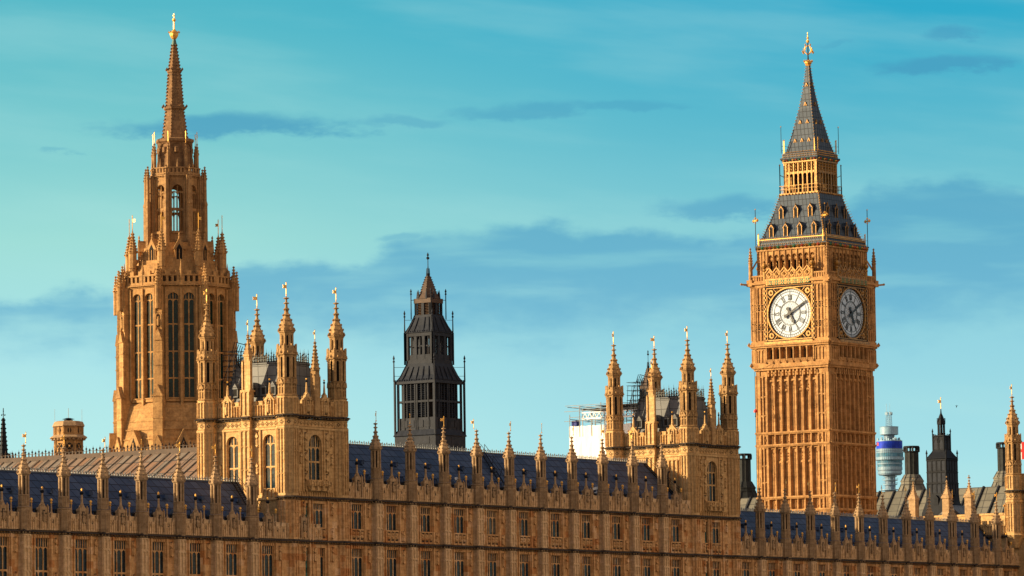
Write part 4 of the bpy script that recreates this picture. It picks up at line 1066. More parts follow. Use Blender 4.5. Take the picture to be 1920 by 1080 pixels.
        fm.mat(0); hw = 3.76
        # dark panel with a round hole, as quads from circle to square
        pts, fs, n = [], [], 64
        for i in range(n):
            a = 2 * PI * i / n; ca, sa = math.cos(a), math.sin(a); m_ = hw / max(abs(ca), abs(sa))
            pts += [(3.62 * ca, zc + 3.62 * sa, C - .08), (m_ * ca, zc + m_ * sa, C - .08)]
        for i in range(n): j = (i + 1) % n; fs.append((2 * i, 2 * i + 1, 2 * j + 1, 2 * j))
        fm.mat(1); fm.add(pts, fs)
        fm.mat(0); ring(fm, 3.50, 3.68, C - .3, C + .06)
        for s in (-1, 1):
            a, b = sorted((s * (hw - .16), s * hw)); fm.box(a, b, zc - hw, zc + hw, C - .1, C + .05); fm.box(-hw, hw, zc + min(s * (hw - .16), s * hw), zc + max(s * (hw - .16), s * hw), C - .1, C + .052)
            fm.mat(1); fm.box(-hw - .05, hw + .05, zc + (hw if s > 0 else -hw - .35), zc + (hw + .15 if s > 0 else -hw), C - .1, C + .2); fm.mat(0)
            for t in (-1, 1):
                u, v = s * 3.02, zc + t * 3.02
                fm.lathe(u, C - .02, [(.01, v)], 6) if False else None
                fm.poly([(u + .42 * math.cos(q * PI / 4), v + .42 * math.sin(q * PI / 4)) for q in range(8)], C - .08, C + .02); fm.knob(u, v, C + .05, .2)
                for q in range(10):
                    a_ = rnd.uniform(0, 2 * PI); rr = rnd.uniform(.5, .62); uu, vv = u + rr * math.cos(a_), v + rr * math.sin(a_)
                    if math.hypot(uu, vv - zc) > 3.75 and abs(uu) < hw - .15 and abs(vv - zc) < hw - .15: fm.knob(uu, vv, C - .04, .1)
                for du, dv in ((1, 0), (0, 1)):
                    fm.bar((u - s * du * .95 + s * .0, v - t * dv * .95, C - .03), (u + s * .5 - s * du * .95, v + t * .5 - t * dv * .95, C - .03), .06); fm.knob(u - s * du * 1.15 + s * dv * .35, v - t * dv * 1.15 + t * du * .35, C - .03, .17)
        fm.build('dial_frame', ['goldstone', 'recess'], o)
        mk = MB().fr((0, 0, 0), an); wf = ww + .1
        for r0, r1 in ((3.36, 3.48), (3.0, 3.08), (2.62, 2.68), (1.66, 1.74), (1.56, 1.60)): ring(mk, r0, r1, wf, wf + .03)
        for i in range(60):
            a = 2 * PI * i / 60; r0, r1 = (2.66, 3.4) if i % 5 == 0 else (3.0, 3.4); t = .05 if i % 5 == 0 else .028
            mk.bar((r0 * math.sin(a), zc + r0 * math.cos(a), wf + .01), (r1 * math.sin(a), zc + r1 * math.cos(a), wf + .01), t)
        for i in range(12):
            a = 2 * PI * (i + .5) / 12; mk.bar((1.7 * math.sin(2 * PI * i / 12), zc + 1.7 * math.cos(2 * PI * i / 12), wf + .01), (1.85 * math.sin(2 * PI * i / 12), zc + 1.85 * math.cos(2 * PI * i / 12), wf + .01), .04)
        numer = ['XII', 'I', 'II', 'III', 'IIII', 'V', 'VI', 'VII', 'VIII', 'IX', 'X', 'XI']
        wid = {'I': .17, 'V': .36, 'X': .36}
        for i, tx in enumerate(numer):
            a = 2 * PI * i / 12; tot_ = sum(wid[ch] for ch in tx); x = -tot_ / 2; r0, r1 = 1.90, 2.52
            def P(xx, rr): return (rr * math.sin(a) + xx * math.cos(a), zc + rr * math.cos(a) - xx * math.sin(a), wf + .02)
            for ch in tx:
                q = wid[ch]
                if ch == 'I': mk.bar(P(x + q / 2, r0), P(x + q / 2, r1), .055)
                if ch == 'V': mk.bar(P(x + .06, r1), P(x + q / 2, r0), .06); mk.bar(P(x + q - .06, r1), P(x + q / 2, r0), .035)
                if ch == 'X': mk.bar(P(x + .05, r1), P(x + q - .05, r0), .06); mk.bar(P(x + .05, r0), P(x + q - .05, r1), .035)
                x += q
            mk.bar(P(-tot_ / 2, r0 - .02), P(tot_ / 2, r0 - .02), .025); mk.bar(P(-tot_ / 2, r1 + .02), P(tot_ / 2, r1 + .02), .025)
        rs = random.Random(5)
        # glazing bars in the middle of the dial: rosette of fine cells
        for ri, (ra, rb, n) in enumerate(((.30, .62, 8), (.62, .95, 12), (.95, 1.28, 16), (1.28, 1.58, 20))):
            for i in range(n):
                a = 2 * PI * (i + .5 * (ri % 2)) / n; a2 = a + PI / n
                mk.bar((ra * math.sin(a), zc + ra * math.cos(a), wf + .005), (rb * math.sin(a2), zc + rb * math.cos(a2), wf + .005), .012); mk.bar((ra * math.sin(a), zc + ra * math.cos(a), wf + .005), (rb * math.sin(a - PI / n), zc + rb * math.cos(a - PI / n), wf + .005), .012)
        mk.build('dial_markings', ['black'], o)
        hands = ((5 + 10 / 60.) / 12, 'hour_hand', 1.55, .20, .9), (9.9 / 60., 'minute_hand', 3.3, .13, 1.0)
        for q, (fr_, hn, ln, th, tl) in enumerate(hands):
            h_ = MB().fr((0, 0, 0), an); a = 2 * PI * fr_; wz = wf + .12 + .1 * q
            def Q(xx, rr): return (rr * math.sin(a) + xx * math.cos(a), zc + rr * math.cos(a) - xx * math.sin(a))
            if hn == 'hour_hand':
                h_.poly([Q(-.17, -.75), Q(.17, -.75), Q(.16, .3), Q(.13, ln - .55), Q(.26, ln - .35), Q(.14, ln - .15), Q(0, ln + .15), Q(-.14, ln - .15), Q(-.26, ln - .35), Q(-.13, ln - .55), Q(-.16, .3)][::-1], wz, wz + .08)
                h_.poly([Q(.30 * math.cos(t * PI / 3), -.72 + .24 * math.sin(t * PI / 3)) for t in range(6)], wz, wz + .07)
            else:
                h_.poly([Q(-.15, -.85), Q(.15, -.85), Q(.14, .2), Q(.05, ln), Q(-.05, ln), Q(-.14, .2)][::-1], wz, wz + .08)
                h_.poly([Q(.30 * math.cos(t * PI / 3), -.80 + .24 * math.sin(t * PI / 3)) for t in range(6)], wz, wz + .07)
            h_.poly([Q(.26 * math.cos(t * PI / 6), .26 * math.sin(t * PI / 6)) for t in range(12)], wz - .1, wz + .1)
            h_.build(hn, ['black'], o)
    # ---- belfry
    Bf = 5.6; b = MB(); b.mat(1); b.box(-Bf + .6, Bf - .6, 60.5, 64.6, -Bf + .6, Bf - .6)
    for an, nm in faces:
        b.fr((0, 0, 0), an); b.mat(0)
        for s in (-1, 1):
            a, c_ = sorted((s * 3.95, s * (Bf + .02))); b.box(a, c_, 60.5, 64.6, Bf - .9, Bf)
            for x in (4.05, 4.5, 5.0, 5.5): b.box(s * x - .08, s * x + .08, 60.6, 64.3, Bf - .02, Bf + .12)
        stp = 7.9 / 8
        for i in range(9):
            u = -3.95 + stp * i; b.box(u - .12, u + .12, 60.5, 64.4, Bf - .6, Bf + .02); b.box(u - .06, u + .06, 60.5, 64.4, Bf, Bf + .14)
        for i in range(8):
            u0, u1 = -3.95 + stp * i + .12, -3.95 + stp * (i + 1) - .12; um = (u0 + u1) / 2
            b.arch(u0, u1, 63.2, 64.4, Bf - .4, Bf, 5); b.box(um - .04, um + .04, 62.9, 63.9, Bf - .35, Bf - .2); b.arch(u0, um - .04, 62.9, 63.35, Bf - .35, Bf - .2, 3); b.arch(um + .04, u1, 62.9, 63.35, Bf - .35, Bf - .2, 3)
        b.box(-Bf - .03, Bf + .03, 64.35, 64.6, Bf - .6, Bf + .2)
        n = 17
        for i in range(n):                      # painted bosses below the gutter
            u = -Bf + 2 * Bf * (i + .5) / n; b.mat(4 if i % 4 == 1 else (3 if i % 4 == 3 else 2)); b.knob(u, 64.78, Bf + .28, .26); b.mat(2); b.knob(u + .33, 64.78, Bf + .26, .13)
        b.mat(1); b.box(-Bf - .2, Bf + .2, 64.6, 64.95, Bf - .6, Bf + .18)
    b.build('belfry', st, root)
    # ---- lower roof
    rf = MB(); sq = math.sqrt(2); G = 5.88
    rf.lathe(0, 0, [(G * sq, 64.95), (G * sq, 65.15), (5.55 * sq, 65.2), (5.45 * sq, 66.0), (5.15 * sq, 66.1), (4.45 * sq, 68.0), (3.72 * sq, 70.3), (3.15 * sq, 72.5)], 4)
    ro = rf.build('lower_roof', ['iron_tile'], root)
    gd = MB()
    for an, nm in faces:
        gd.fr((0, 0, 0), an)
        for z, r in ((65.25, 5.66), (65.75, 5.58), (66.15, 5.40)):
            n = 34
            for i in range(n): u = -r + 2 * r * (i + .5) / n; gd.knob(u, z, r - .02, .09)
        gd.box(-5.6, 5.6, 65.95, 66.02, 5.45, 5.52)
    gd.fr()
    for (r0, z0), (r1, z1) in (((5.15, 66.1), (4.45, 68.0)), ((4.45, 68.0), (3.72, 70.3)), ((3.72, 70.3), (3.15, 72.4))):
        for i in range(6):
            t = (i + .5) / 6; r = r0 + (r1 - r0) * t; z = z0 + (z1 - z0) * t
            for sx in (-1, 1):
                for sy in (-1, 1): gd.knob(sx * (r + .06), z, sy * (r + .06), .12); gd.knob(sx * (r + .22), z + .1, sy * (r + .22), .07)
    gd.build('gilded_cresting', ['gold'], ro)
    for an, nm in faces:
        for z, n, r, sp in ((66.5, 4, 5.02, 2.35), (69.1, 3, 4.1, 2.4)):
            for i in range(n):
                u = (i - (n - 1) / 2) * sp
                m = MB().fr((0, 0, 0), an); m.box(u - .38, u + .38, z - .1, z + 1.2, r - 1.2, r + .02); m.poly([(u - .46, z + 1.15), (u + .46, z + 1.15), (u, z + 1.75)], r - 1.4, r + .06)
                mo = m.build('dormer', ['iron_tile'], ro)
                q = MB().fr((0, 0, 0), an)
                for s in (-1, 1): q.box(u + s * .31 - .05, u + s * .31 + .05, z - .15, z + 1.05, r, r + .1); q.bar((u + s * .42, z + 1.0, r + .1), (u, z + 1.6, r + .1), .065); q.knob(u + s * .38, z + 1.15, r + .1, .10)
                q.knob(u, z + 1.75, r + .08, .13); q.build('dormer_surround', ['goldstone'], mo)
                q = MB().fr((0, 0, 0), an); q.box(u - .27, u + .27, z, z + 1.15, r + .02, r + .04); q.build('dormer_opening', ['recess'], mo)
    # corner standards with gilded crosses
    for (rr, z0, zt, big) in ((5.75, 65.0, 70.4, 1), (2.95, 78.4, 82.2, 0)):
        for sx in (-1, 1):
            for sy in (-1, 1):
                p = MB(); x, y = sx * rr, sy * rr; p.bar((x, z0, y), (x, zt, y), .05 if big else .04)
                p.bar((x, z0 + 1.0, y), (x - sx * 1.2, z0 + 1.0, y - sy * 1.2), .025); p.bar((x, z0 + .4, y), (x - sx * .9, z0 + .4, y - sy * .9), .025)
                po = p.build('standard', ['iron2'], root)
                q = MB()
                zz = z0 + (zt - z0) * .70
                if big: q.fr((0, 0, 0), .6); q.fr(); q.bar((x - .3, zz, y + .5), (x + .3, zz, y - .5), .15); q.knob(x - .3, zz, y + .5, .26); q.knob(x + .3, zz, y - .5, .26); q.knob(x, zz + .35, y, .2); q.knob(x, zz - .3, y, .16)
                q.knob(x, zt, y, .12); q.bar((x - sx * .45, z0, y - sy * .1), (x - sx * .45, z0 + 1.8, y - sy * .1), .05); q.bar((x - sx * .1, z0, y - sy * .45), (x - sx * .1, z0 + 1.8, y - sy * .45), .05); q.knob(x - sx * .45, z0 + 1.85, y - sy * .1, .1); q.knob(x - sx * .1, z0 + 1.85, y - sy * .45, .1)
                q.build('gilded_cross', ['gold'], po)
    # ---- open lantern between the roofs
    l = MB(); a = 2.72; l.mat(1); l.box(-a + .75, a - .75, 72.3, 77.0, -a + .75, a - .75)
    l.mat(0)
    for an, nm in faces:
        l.fr((0, 0, 0), an)
        l.box(-3.25, 3.25, 72.4, 72.62, a - .9, 3.22)
        for i in range(13): u = -3.2 + 6.4 * i / 12; l.bar((u, 72.6, 3.2), (u, 73.7, 3.2), .035); l.knob(u, 72.42, 3.22, .17)
        l.bar((-3.2, 73.7, 3.2), (3.2, 73.7, 3.2), .04); l.bar((-3.2, 73.2, 3.2), (3.2, 73.2, 3.2), .03)
        for s in (-1, 1): l.bar((s * 3.15, 72.4, 3.15), (s * 3.15, 76.6, 3.15), .07); l.knob(s * 3.15, 76.7, 3.15, .15); l.bar((s * 3.15, 75.3, 3.15), (s * 2.7, 75.0, 2.7), .06)
        for i in range(8):
            u = -2.6 + 5.2 * i / 7
            for du in ((0,) if 0 < i < 7 else (-.08, .2 if i == 0 else -.2)): l.box(u + du - .09, u + du + .09, 72.5, 77.0, a - .25, a + .02)
        for i in range(7):
            u0, u1 = -2.6 + 5.2 * i / 7 + .09, -2.6 + 5.2 * (i + 1) / 7 - .09; um = (u0 + u1) / 2
            l.arch(u0, u1, 75.0, 75.7, a - .2, a - .02, 4)
            for q in range(3): l.knob(um, 75.8 + .42 * q, a - .02, .17); 
            l.box(um - .04, um + .04, 75.4, 77, a - .15, a); l.mat(1); l.box(u0, u1, 72.6, 73.1, a - .3, a - .2); l.mat(0)
        l.box(-a - .1, a + .1, 76.95, 77.15, a - .9, a + .15)
    l.build('gilded_lantern', ['goldstone', 'recess'], root)
    gt = MB(); gt.lathe(0, 0, [(2.8 * sq, 77.1), (3.1 * sq, 77.5), (3.1 * sq, 77.7), (2.85 * sq, 77.75), (2.8 * sq, 78.35), (2.55 * sq, 78.4)], 4); gt.build('lantern_gutter', ['iron_tile'], root)
    gb = MB()
    for an, nm in faces:
        gb.fr((0, 0, 0), an); gb.mat(0); gb.box(-2.9, 2.9, 77.25, 77.45, 2.7, 2.92)
        for i in range(11): u = -2.8 + 5.6 * (i + .5) / 11; gb.mat((0, 1, 2)[i % 3]); gb.knob(u, 77.35, 3.0, .2)
        gb.mat(0)
        for z, r in ((77.85, 2.9), (78.15, 2.9), (78.5, 2.7)):
            for i in range(22): u = -r + 2 * r * (i + .5) / 22; gb.knob(u, z, r, .085)
    gb.build('gilded_bosses', ['gold', 'redpaint', 'greenpaint'], root)
    # ---- spire roof
    pr = [(2.5, 78.4), (2.02, 80.2), (1.55, 82.4), (1.02, 84.8), (.68, 86.9), (.38, 89.2), (.20, 91.2)]
    s = MB(); s.lathe(0, 0, [(r * sq, z) for r, z in pr], 4); so_ = s.build('spire_roof', ['iron_tile'], root)
    q = MB()
    for (r0, z0), (r1, z1) in zip(pr, pr[1:]):
        for i in range(5):
            t = (i + .5) / 5; r = r0 + (r1 - r0) * t; z = z0 + (z1 - z0) * t
            for sx in (-1, 1):
                for sy in (-1, 1): q.knob(sx * (r + .05), z, sy * (r + .05), .09); 
                if i % 2 == 0: pass
    q.lathe(0, 0, [(.2, 90.9), (.55, 91.4), (.5, 91.6), (.2, 91.8)], 8)
    for i in range(8): a = i * PI / 4; q.knob(.6 * math.cos(a), 91.65, .6 * math.sin(a), .16)
    q.build('gilded_cresting', ['gold'], so_)
    for an, nm in faces:
        for z, n, r, sp in ((79.9, 3, 2.06, 1.15), (82.6, 2, 1.5, 1.2), (85.2, 1, .96, 1), (88.0, 1, .55, 1)):
            for i in range(n):
                u = (i - (n - 1) / 2) * sp; m = MB().fr((0, 0, 0), an); m.poly([(u - .26, z), (u + .26, z), (u, z + .55)], r - .6, r + .1)
                mo = m.build('lucarne', ['goldstone'], so_); v = MB().fr((0, 0, 0), an); v.poly([(u - .13, z + .03), (u + .13, z + .03), (u, z + .32)], r + .1, r + .11); v.build('lucarne_opening', ['recess'], mo)
    # ---- finial
    f = MB(); f.lathe(0, 0, [(.16, 91.6), (.1, 92.4), (.09, 94.6)], 6); f.build('finial', ['iron2'], root)
    q = MB(); q.ball(0, 94.5, 0, .26); q.ball(0, 95.0, 0, .18); q.bar((0, 94.2, 0), (0, 95.8, 0), .06); q.bar((-.25, 95.45, .12), (.25, 95.45, -.12), .06)
    for i in range(4):
        a = i * PI / 2 + .3
        for (r0, z0, r1, z1) in ((.1, 92.6, .6, 93.0), (.6, 93.0, .85, 93.5), (.1, 93.9, .5, 93.7), (.5, 93.7, .55, 93.3)): q.bar((r0 * math.cos(a), z0, r0 * math.sin(a)), (r1 * math.cos(a), z1, r1 * math.sin(a)), .06)
        q.knob(.95 * math.cos(a), 92.95, .95 * math.sin(a), .2); q.knob(.5 * math.cos(a), 94.0, .5 * math.sin(a), .13)
    q.build('gilded_cross', ['gold'], root)
clock_tower()

# ------------------------------------------------------------------ dark iron ventilation tower
def squash(o):
    o.scale = (1, 1, .833); o.location = (0, 0, 7.92)
def vent_tower():
    root = empty('ventilation_tower', (-35, 457.8, 0), 'slim dark iron tower in three louvred tiers above the middle slate roof', 'ventilation tower')
    st = ['iron2', 'recess', 'rust']; sq = math.sqrt(2); h = 2.92
    w = MB()
    w.mat(0); w.lathe(0, 0, [(3.15 * sq, 20), (3.15 * sq, 34.3), (3.3 * sq, 34.4), (2.9 * sq, 35.1)], 4)
    w.mat(1); w.box(-1.75, 1.75, 35, 41, -1.75, 1.75)
    for an in (E_, S_, W_, N_):
        w.fr((0, 0, 0), an); w.mat(1); w.box(-1.77, 1.77, 36.6, 40.9, 1.7, h - .45); w.mat(0)
        for x in (-2.82, -1.85, -.15, .15, 1.85, 2.82): w.box(x - .09, x + .09, 35.0, 40.9, h - .3, h - .02)
        w.box(-h, h, 35.0, 36.6, h - .45, h - .1); 
        for x in (-1.7, -.7, .7, 1.7): w.box(x - .36, x + .36, 35.4, 36.3, h - .12, h - .04); w.box(x - .5, x + .5, 33.3, 34.2, 3.1, 3.19)
        for i in range(15):
            z = 36.8 + .27 * i
            for x0, x1 in ((-1.76, -.25), (.25, 1.76)): w.add([(x0, z, h - .12), (x1, z, h - .12), (x1, z + .2, h - .42), (x0, z + .2, h - .42)], [(0, 1, 2, 3)])
        for x in (-1.4, -.8, .8, 1.4): w.box(x - .05, x + .05, 36.6, 40.9, h - .2, h - .06)
        w.box(-2.8, 2.8, 38.5, 38.75, h - .25, h - .05); w.box(-h - .1, h + .1, 40.85, 41.15, h - .6, h + .15)
        for i in range(16): u = -2.8 + 5.6 * i / 15; w.knob(u, 41.3, h + .05, .13)
        for s in (-1, 1): w.box(s * (h + .18) - .11, s * (h + .18) + .11, 34.3, 41.4, h + .05, h + .26); w.lathe(s * (h + .25), h + .2, [(.1, 41.2), (.07, 43.6), (.16, 43.7), (.05, 43.9), (.14, 44.1), (.02, 44.5)], 6); w.bar((s * (h + .25), 43.0, h + .2), (s * 2.1, 43.0, 2.1), .03); w.bar((s * (h + .25), 41.9, h + .2), (s * 2.5, 41.9, 2.5), .03)
    w.build('louvred_stage', st, root)
    r = MB(); r.mat(0); r.lathe(0, 0, [(3.05 * sq, 41.1), (2.6 * sq, 41.9), (2.2 * sq, 43.0), (2.05 * sq, 43.4), (2.05 * sq, 43.9)], 4)
    for an in (E_, S_, W_, N_):
        r.fr((0, 0, 0), an)
        for x in (-1.6, -.8, 0, .8, 1.6): r.bar((x * 1.3, 41.2, 3.0), (x, 43.0, 2.24), .07)
    r.build('roof', ['iron2'], root)
    w = MB(); h = 2.02
    for an in (E_, S_, W_, N_):
        w.fr((0, 0, 0), an); w.mat(0)
        for x in (-1.9, -.62, .62, 1.9): w.box(x - .2, x + .2, 43.8, 47.2, h - .35, h)
        w.box(-h, h, 43.3, 44.5, h - .35, h - .04); w.box(-h, h, 46.8, 47.3, h - .35, h + .05)
        for x0, x1 in ((-1.7, -.82), (-.42, .42), (.82, 1.7)): w.arch(x0, x1, 46.3, 46.9, h - .25, h - .1, 3); w.box((x0 + x1) / 2 - .05, (x0 + x1) / 2 + .05, 44.4, 46.8, h - .22, h - .12); w.box(x0, x1, 45.5, 45.65, h - .22, h - .12)
        for i in range(12): w.knob(-2.0 + 4.0 * i / 11, 47.4, h + .1, .12)
        for s in (-1, 1): w.box(s * 2.15 - .09, s * 2.15 + .09, 43.3, 47.3, 2.06, 2.24); w.lathe(s * 2.15, 2.15, [(.09, 47.2), (.06, 49.2), (.15, 49.3), (.05, 49.5), (.13, 49.7), (.02, 50.1)], 6); w.bar((s * 2.15, 48.9, 2.15), (s * 1.4, 48.9, 1.4), .03)
    w.fr(); w.mat(2); w.prism(0, 0, 44.4, 45.6, .34, None, 8); w.mat(0); w.box(-.2, .2, 43.4, 44.5, -.2, .2)
    w.build('open_stage', st, root)
    r = MB(); r.lathe(0, 0, [(2.2 * sq, 47.25), (1.75 * sq, 48.2), (1.38 * sq, 49.2), (1.3 * sq, 49.5)], 4)
    for an in (E_, S_, W_, N_):
        r.fr((0, 0, 0), an)
        for x in (-1.1, -.5, .5, 1.1): r.bar((x * 1.5, 47.3, 2.2), (x, 49.2, 1.42), .06)
    r.build('roof', ['iron2'], root)
    w = MB(); h = 1.25; w.mat(1); w.box(-.95, .95, 49.2, 52.3, -.95, .95)
    for an in (E_, S_, W_, N_):
        w.fr((0, 0, 0), an); w.mat(0)
        for x in (-1.15, -.1, .1, 1.15): w.box(x - .1, x + .1, 49.2, 52.4, h - .3, h)
        w.box(-h, h, 49.2, 49.7, h - .3, h - .02); w.mat(2); w.box(-h - .05, h + .05, 51.7, 52.4, h - .3, h + .06)
        for i in range(8):
            z = 49.75 + .24 * i
            for x0, x1 in ((-1.05, -.2), (.2, 1.05)): w.add([(x0, z, h - .05), (x1, z, h - .05), (x1, z + .17, h - .28), (x0, z + .17, h - .28)], [(0, 1, 2, 3)])
        w.mat(0)
        for s in (-1, 1): w.lathe(s * 1.55, 1.55, [(.07, 49.3), (.06, 53.0), (.15, 53.1), (.05, 53.3), (.13, 53.5), (.02, 53.9)], 6); w.bar((s * 1.55, 52.2, 1.55), (s * 1.2, 52.2, 1.2), .05)
        for x in (-.6, .6): w.lathe(x, h, [(.16, 52.3), (.1, 53.1), (.02, 53.7)], 4)
    squash(w.build('top_stage', st, root))
    r = MB(); pr = [(1.42 * 1.05, 52.35), (1.1, 53.2), (.75, 54.4), (.3, 55.8)]; r.lathe(0, 0, pr, 8); crockets(r, pr, 8, .09, .32); squash(r.build('spire', ['rust'], root))
    f = MB(); f.lathe(0, 0, [(.35, 55.7), (.2, 56.1), (.1, 56.3), (.07, 57.2)], 6)
    for a in range(4): f.bar((.28 * math.cos(a * PI / 2), 56.0, .28 * math.sin(a * PI / 2)), (.2 * math.cos(a * PI / 2), 57.0, .2 * math.sin(a * PI / 2)), .03)
    f.lathe(0, 0, [(.06, 57), (.05, 58.3), (.2, 58.45), (.22, 58.6), (.05, 58.8), (.16, 59.0), (.02, 59.4)], 6); squash(f.build('finial', ['iron'], root))
    return root
VT = vent_tower()
v2 = dup(VT, None, (-38, 511.5, 1.3), None, (.70, .70, .82))
tag(v2, 'dark iron vent tower mostly hidden behind a stone corner turret and scaffold planks')
for t_ in (VT, v2): t_['group'] = 'dark iron ventilation towers'

# ------------------------------------------------------------------ chimney turret at the left
def chimney_turret():
    root = empty('chimney_turret', (-40, 395.2, 0.1), 'squat octagonal stone chimney turret with a flared collar, standing far left', 'chimney')
    root.scale = (1.06, 1.06, 1.06)
    w = MB(); st = ['spire', 'recess', 'weathered']; k8 = 1 / math.cos(PI / 8); a = 1.42; s_ = a * math.tan(PI / 8)
    w.prism(0, 0, 10, 29.9, a * k8)
    for q in range(8):
        w.fr((0, 0, 0), q * PI / 4); w.mat(0)
        for x in (-s_, s_): w.box(x - .08, x + .08, 20, 29.7, a - .05, a + .08)
        w.box(-.03, .03, 20, 28.3, a, a + .06); w.mat(1); w.poly([(.38 * math.cos(t * PI / 6), 29.05 + .38 * math.sin(t * PI / 6)) for t in range(12)], a, a + .02); w.poly([(.3 * math.cos(t * PI / 6), 28.25 + .26 * math.sin(t * PI / 6)) for t in range(7)], a, a + .02)
        w.mat(0); w.knob(0, 29.05, a + .05, .17); w.bar((-.3, 28.7, a + .03), (.3, 29.4, a + .03), .04); w.bar((.3, 28.7, a + .03), (-.3, 29.4, a + .03), .04); w.arch(-.35, .35, 28.1, 28.65, a, a + .07, 4)
        w.mat(2)
        for x in (-.45, 0, .45): w.box(x - .13, x + .13, 29.75, 29.95, a, a + .38)
        w.mat(0); w.mat(1); w.poly([(.22 * math.cos(t * PI / 4), 30.75 + .3 * math.sin(t * PI / 4)) for t in range(8)], a + .06, a + .085); w.mat(0); w.box(-.06, .06, 30.3, 31.2, a + .06, a + .14)
        for x in (-s_, s_): w.box(x - .1, x + .1, 30.2, 31.3, a, a + .14)
    w.fr(); w.mat(2); w.lathe(0, 0, [(a * k8, 29.8), (1.95 * k8, 29.95), (1.95 * k8, 30.05), (1.55 * k8, 30.3)], 8)
    w.mat(0); w.prism(0, 0, 30.2, 31.3, 1.48 * k8); w.mat(2); w.lathe(0, 0, [(1.68 * k8, 31.2), (1.68 * k8, 31.3), (1.5 * k8, 31.7), (1.1 * k8, 31.8)], 8)
    w.build('shaft', st, root)
    c = MB(); c.lathe(0, 0, [(.5, 31.75), (.5, 31.95)], 8); c.lathe(0, 0, [(.1, 31.9), (.1, 32.0), (.7, 32.02), (.2, 32.15)], 10); c.build('vent_cap', ['iron'], root)
    r = MB(); r.bar((0, 32, 0), (0, 33.2, 0), .025); r.build('lightning_rod', ['tube'], root)
    for u in (-1.5, 1.5): q = MB(); q.bar((u * .82, 31.5, u * .57), (u * .82, 33.1, u * .57), .016); q.build('lightning_rod', ['tube'], root)
chimney_turret()

# ------------------------------------------------------------------ black spire at the left edge
def church_spire():
    root = empty('church_spire', (-277.0, 650, 0), 'thin black crocketed spire at the left edge of the picture', 'spire')
    s = MB(); pr = [(1.5, 46), (.95, 49.0), (.27, 57.0)]; s.lathe(0, 0, pr, 8); crockets(s, pr, 8, .16, .8); s.lathe(0, 0, [(4, 0), (4, 44), (1.6, 47)], 8); s.build('spire', ['iron'], root)
    f = MB(); f.bar((0, 56.8, 0), (0, 58.9, 0), .08); f.bar((-.42, 57.7, .3), (.42, 57.7, -.3), .09); f.knob(0, 58.3, 0, .18)
    for q in range(4): f.knob(.42 * math.cos(q * PI / 2), 57.55, .42 * math.sin(q * PI / 2), .17)
    f.build('finial', ['iron'], root)
    for x, zt in ((1.25, 50.6), (1.85, 50.4), (2.3, 49.6)):
        p = MB().fr((x * .81, x * .58, 0), 0); p.lathe(0, 0, [(.26, 40), (.22, zt - 1.2), (.02, zt)], 6); p.knob(0, zt - .4, 0, .16); p.knob(0, zt - 1.1, 0, .26); p.build('pinnacle', ['iron'], root)
church_spire()

# ------------------------------------------------------------------ lead-roofed range behind the left wing
def rear_range():
    root = empty('rear_range', (-36, 390, 0), 'long rust brown lead roof with pale seams behind the left slate roof', 'palace range')
    w = MB(); w.box(-10, 6, -5, 22.2, -26, 24.0); w.build('wall', ['pale'], root)
    r = MB(); z0 = 29.15
    r.add([(-11, 22.5, -30), (-11, 22.5, 24.2), (0, z0, 24.2), (0, z0, -30), (11, 22.5, -30), (11, 22.5, 24.2)], [(0, 1, 2, 3), (3, 2, 5, 4), (0, 3, 4), (1, 5, 2)])
    ro = r.build('roof', ['lead'], root)
    sm = MB()
    for i in range(40):
        x = -29.5 + 1.36 * i; sm.bar((-11, 22.56, x - .0), (-.1, z0 + .02, x), .05)
    sm.build('roof_seams', ['plank'], ro)
    c = MB().fr((0, 0, 0), S_); c.mat(0); c.box(-30, 24.2, z0 - .1, z0 + .45, -.16, .16); cresting(c, -30, 24.2, z0 + .35, 0, .85, .5, .08); c.build('ridge_cresting', ['rust'], ro)
rear_range()

# ------------------------------------------------------------------ corner tower at the right edge
def corner_tower():
    root = empty('corner_tower', (0, 543, 0), 'tall stone corner turret at the right edge, taller than the nearby pinnacles', 'tower')
    st = ['pale', 'soot_shade']; w = MB(); k8 = 1 / math.cos(PI / 8)
    w.mat(0); w.prism(0, 0, 22.9, 31.1, 1.02 * k8); w.lathe(0, 0, [(.5, 21.2), (1.0, 22.3), (1.25 * k8, 22.9), (1.02 * k8, 23.1)], 8)
    for q in range(8):
        w.fr((0, 0, 0), q * PI / 4); blind(w, -.4, .4, 23.4, 27.2, 1.02, 2, .07, .07, .3, (25.4,)); blind(w, -.4, .4, 29.2, 30.9, 1.02, 2, .07, .07, .3)
        cornice(w, -.48, .48, 29.0, 1.0, .36, .45); quatrefoils(w, -.4, .4, 27.75, 28.45, 1.02, .8); w.mat(0); w.box(-.46, .46, 27.3, 27.6, 1.0, 1.14)
    w.fr(); w.box(.45, 19, -5, 31.2, -.5, 12)
    w.fr((5.9, .45, 0), S_); blind(w, -6, 6, 23.5, 28, 0, 16, .1, .1, .4); cornice(w, -6, 6, 29, 0, .4)
    w.build('wall', st, root)
    turret_upper(root, (0, 0, 0), ['turret', 'recess'], z0=31.1)
    l = MB().fr((-5.0, -.35, 0), S_); l.mat(0); l.box(-4, 4, -5, 24.2, -.6, 0); cornice(l, -4, 4, 23.0, 0, .5); l.mat(0); l.box(-4, 4, 24.2, 24.5, -.3, .1); blind(l, -4, 4, 23.1, 24.3, 0, 18, .08, .09, .25)
    for i in range(8): l.box(-3.8 + i, -3.2 + i, 24.45, 24.95, -.25, .08)
    l.build('link_wall', ['pale', 'soot_shade'], root)
    p = MB(); p.lathe(0, 0, [(.2, 24.2), (.18, 25.4), (.08, 26.0), (.06, 26.6)], 8); po = p.build('parapet_post', ['pale'], root, (-1.3, -.35, 0)); vane(po, 26.3, .9, .25)
corner_tower()

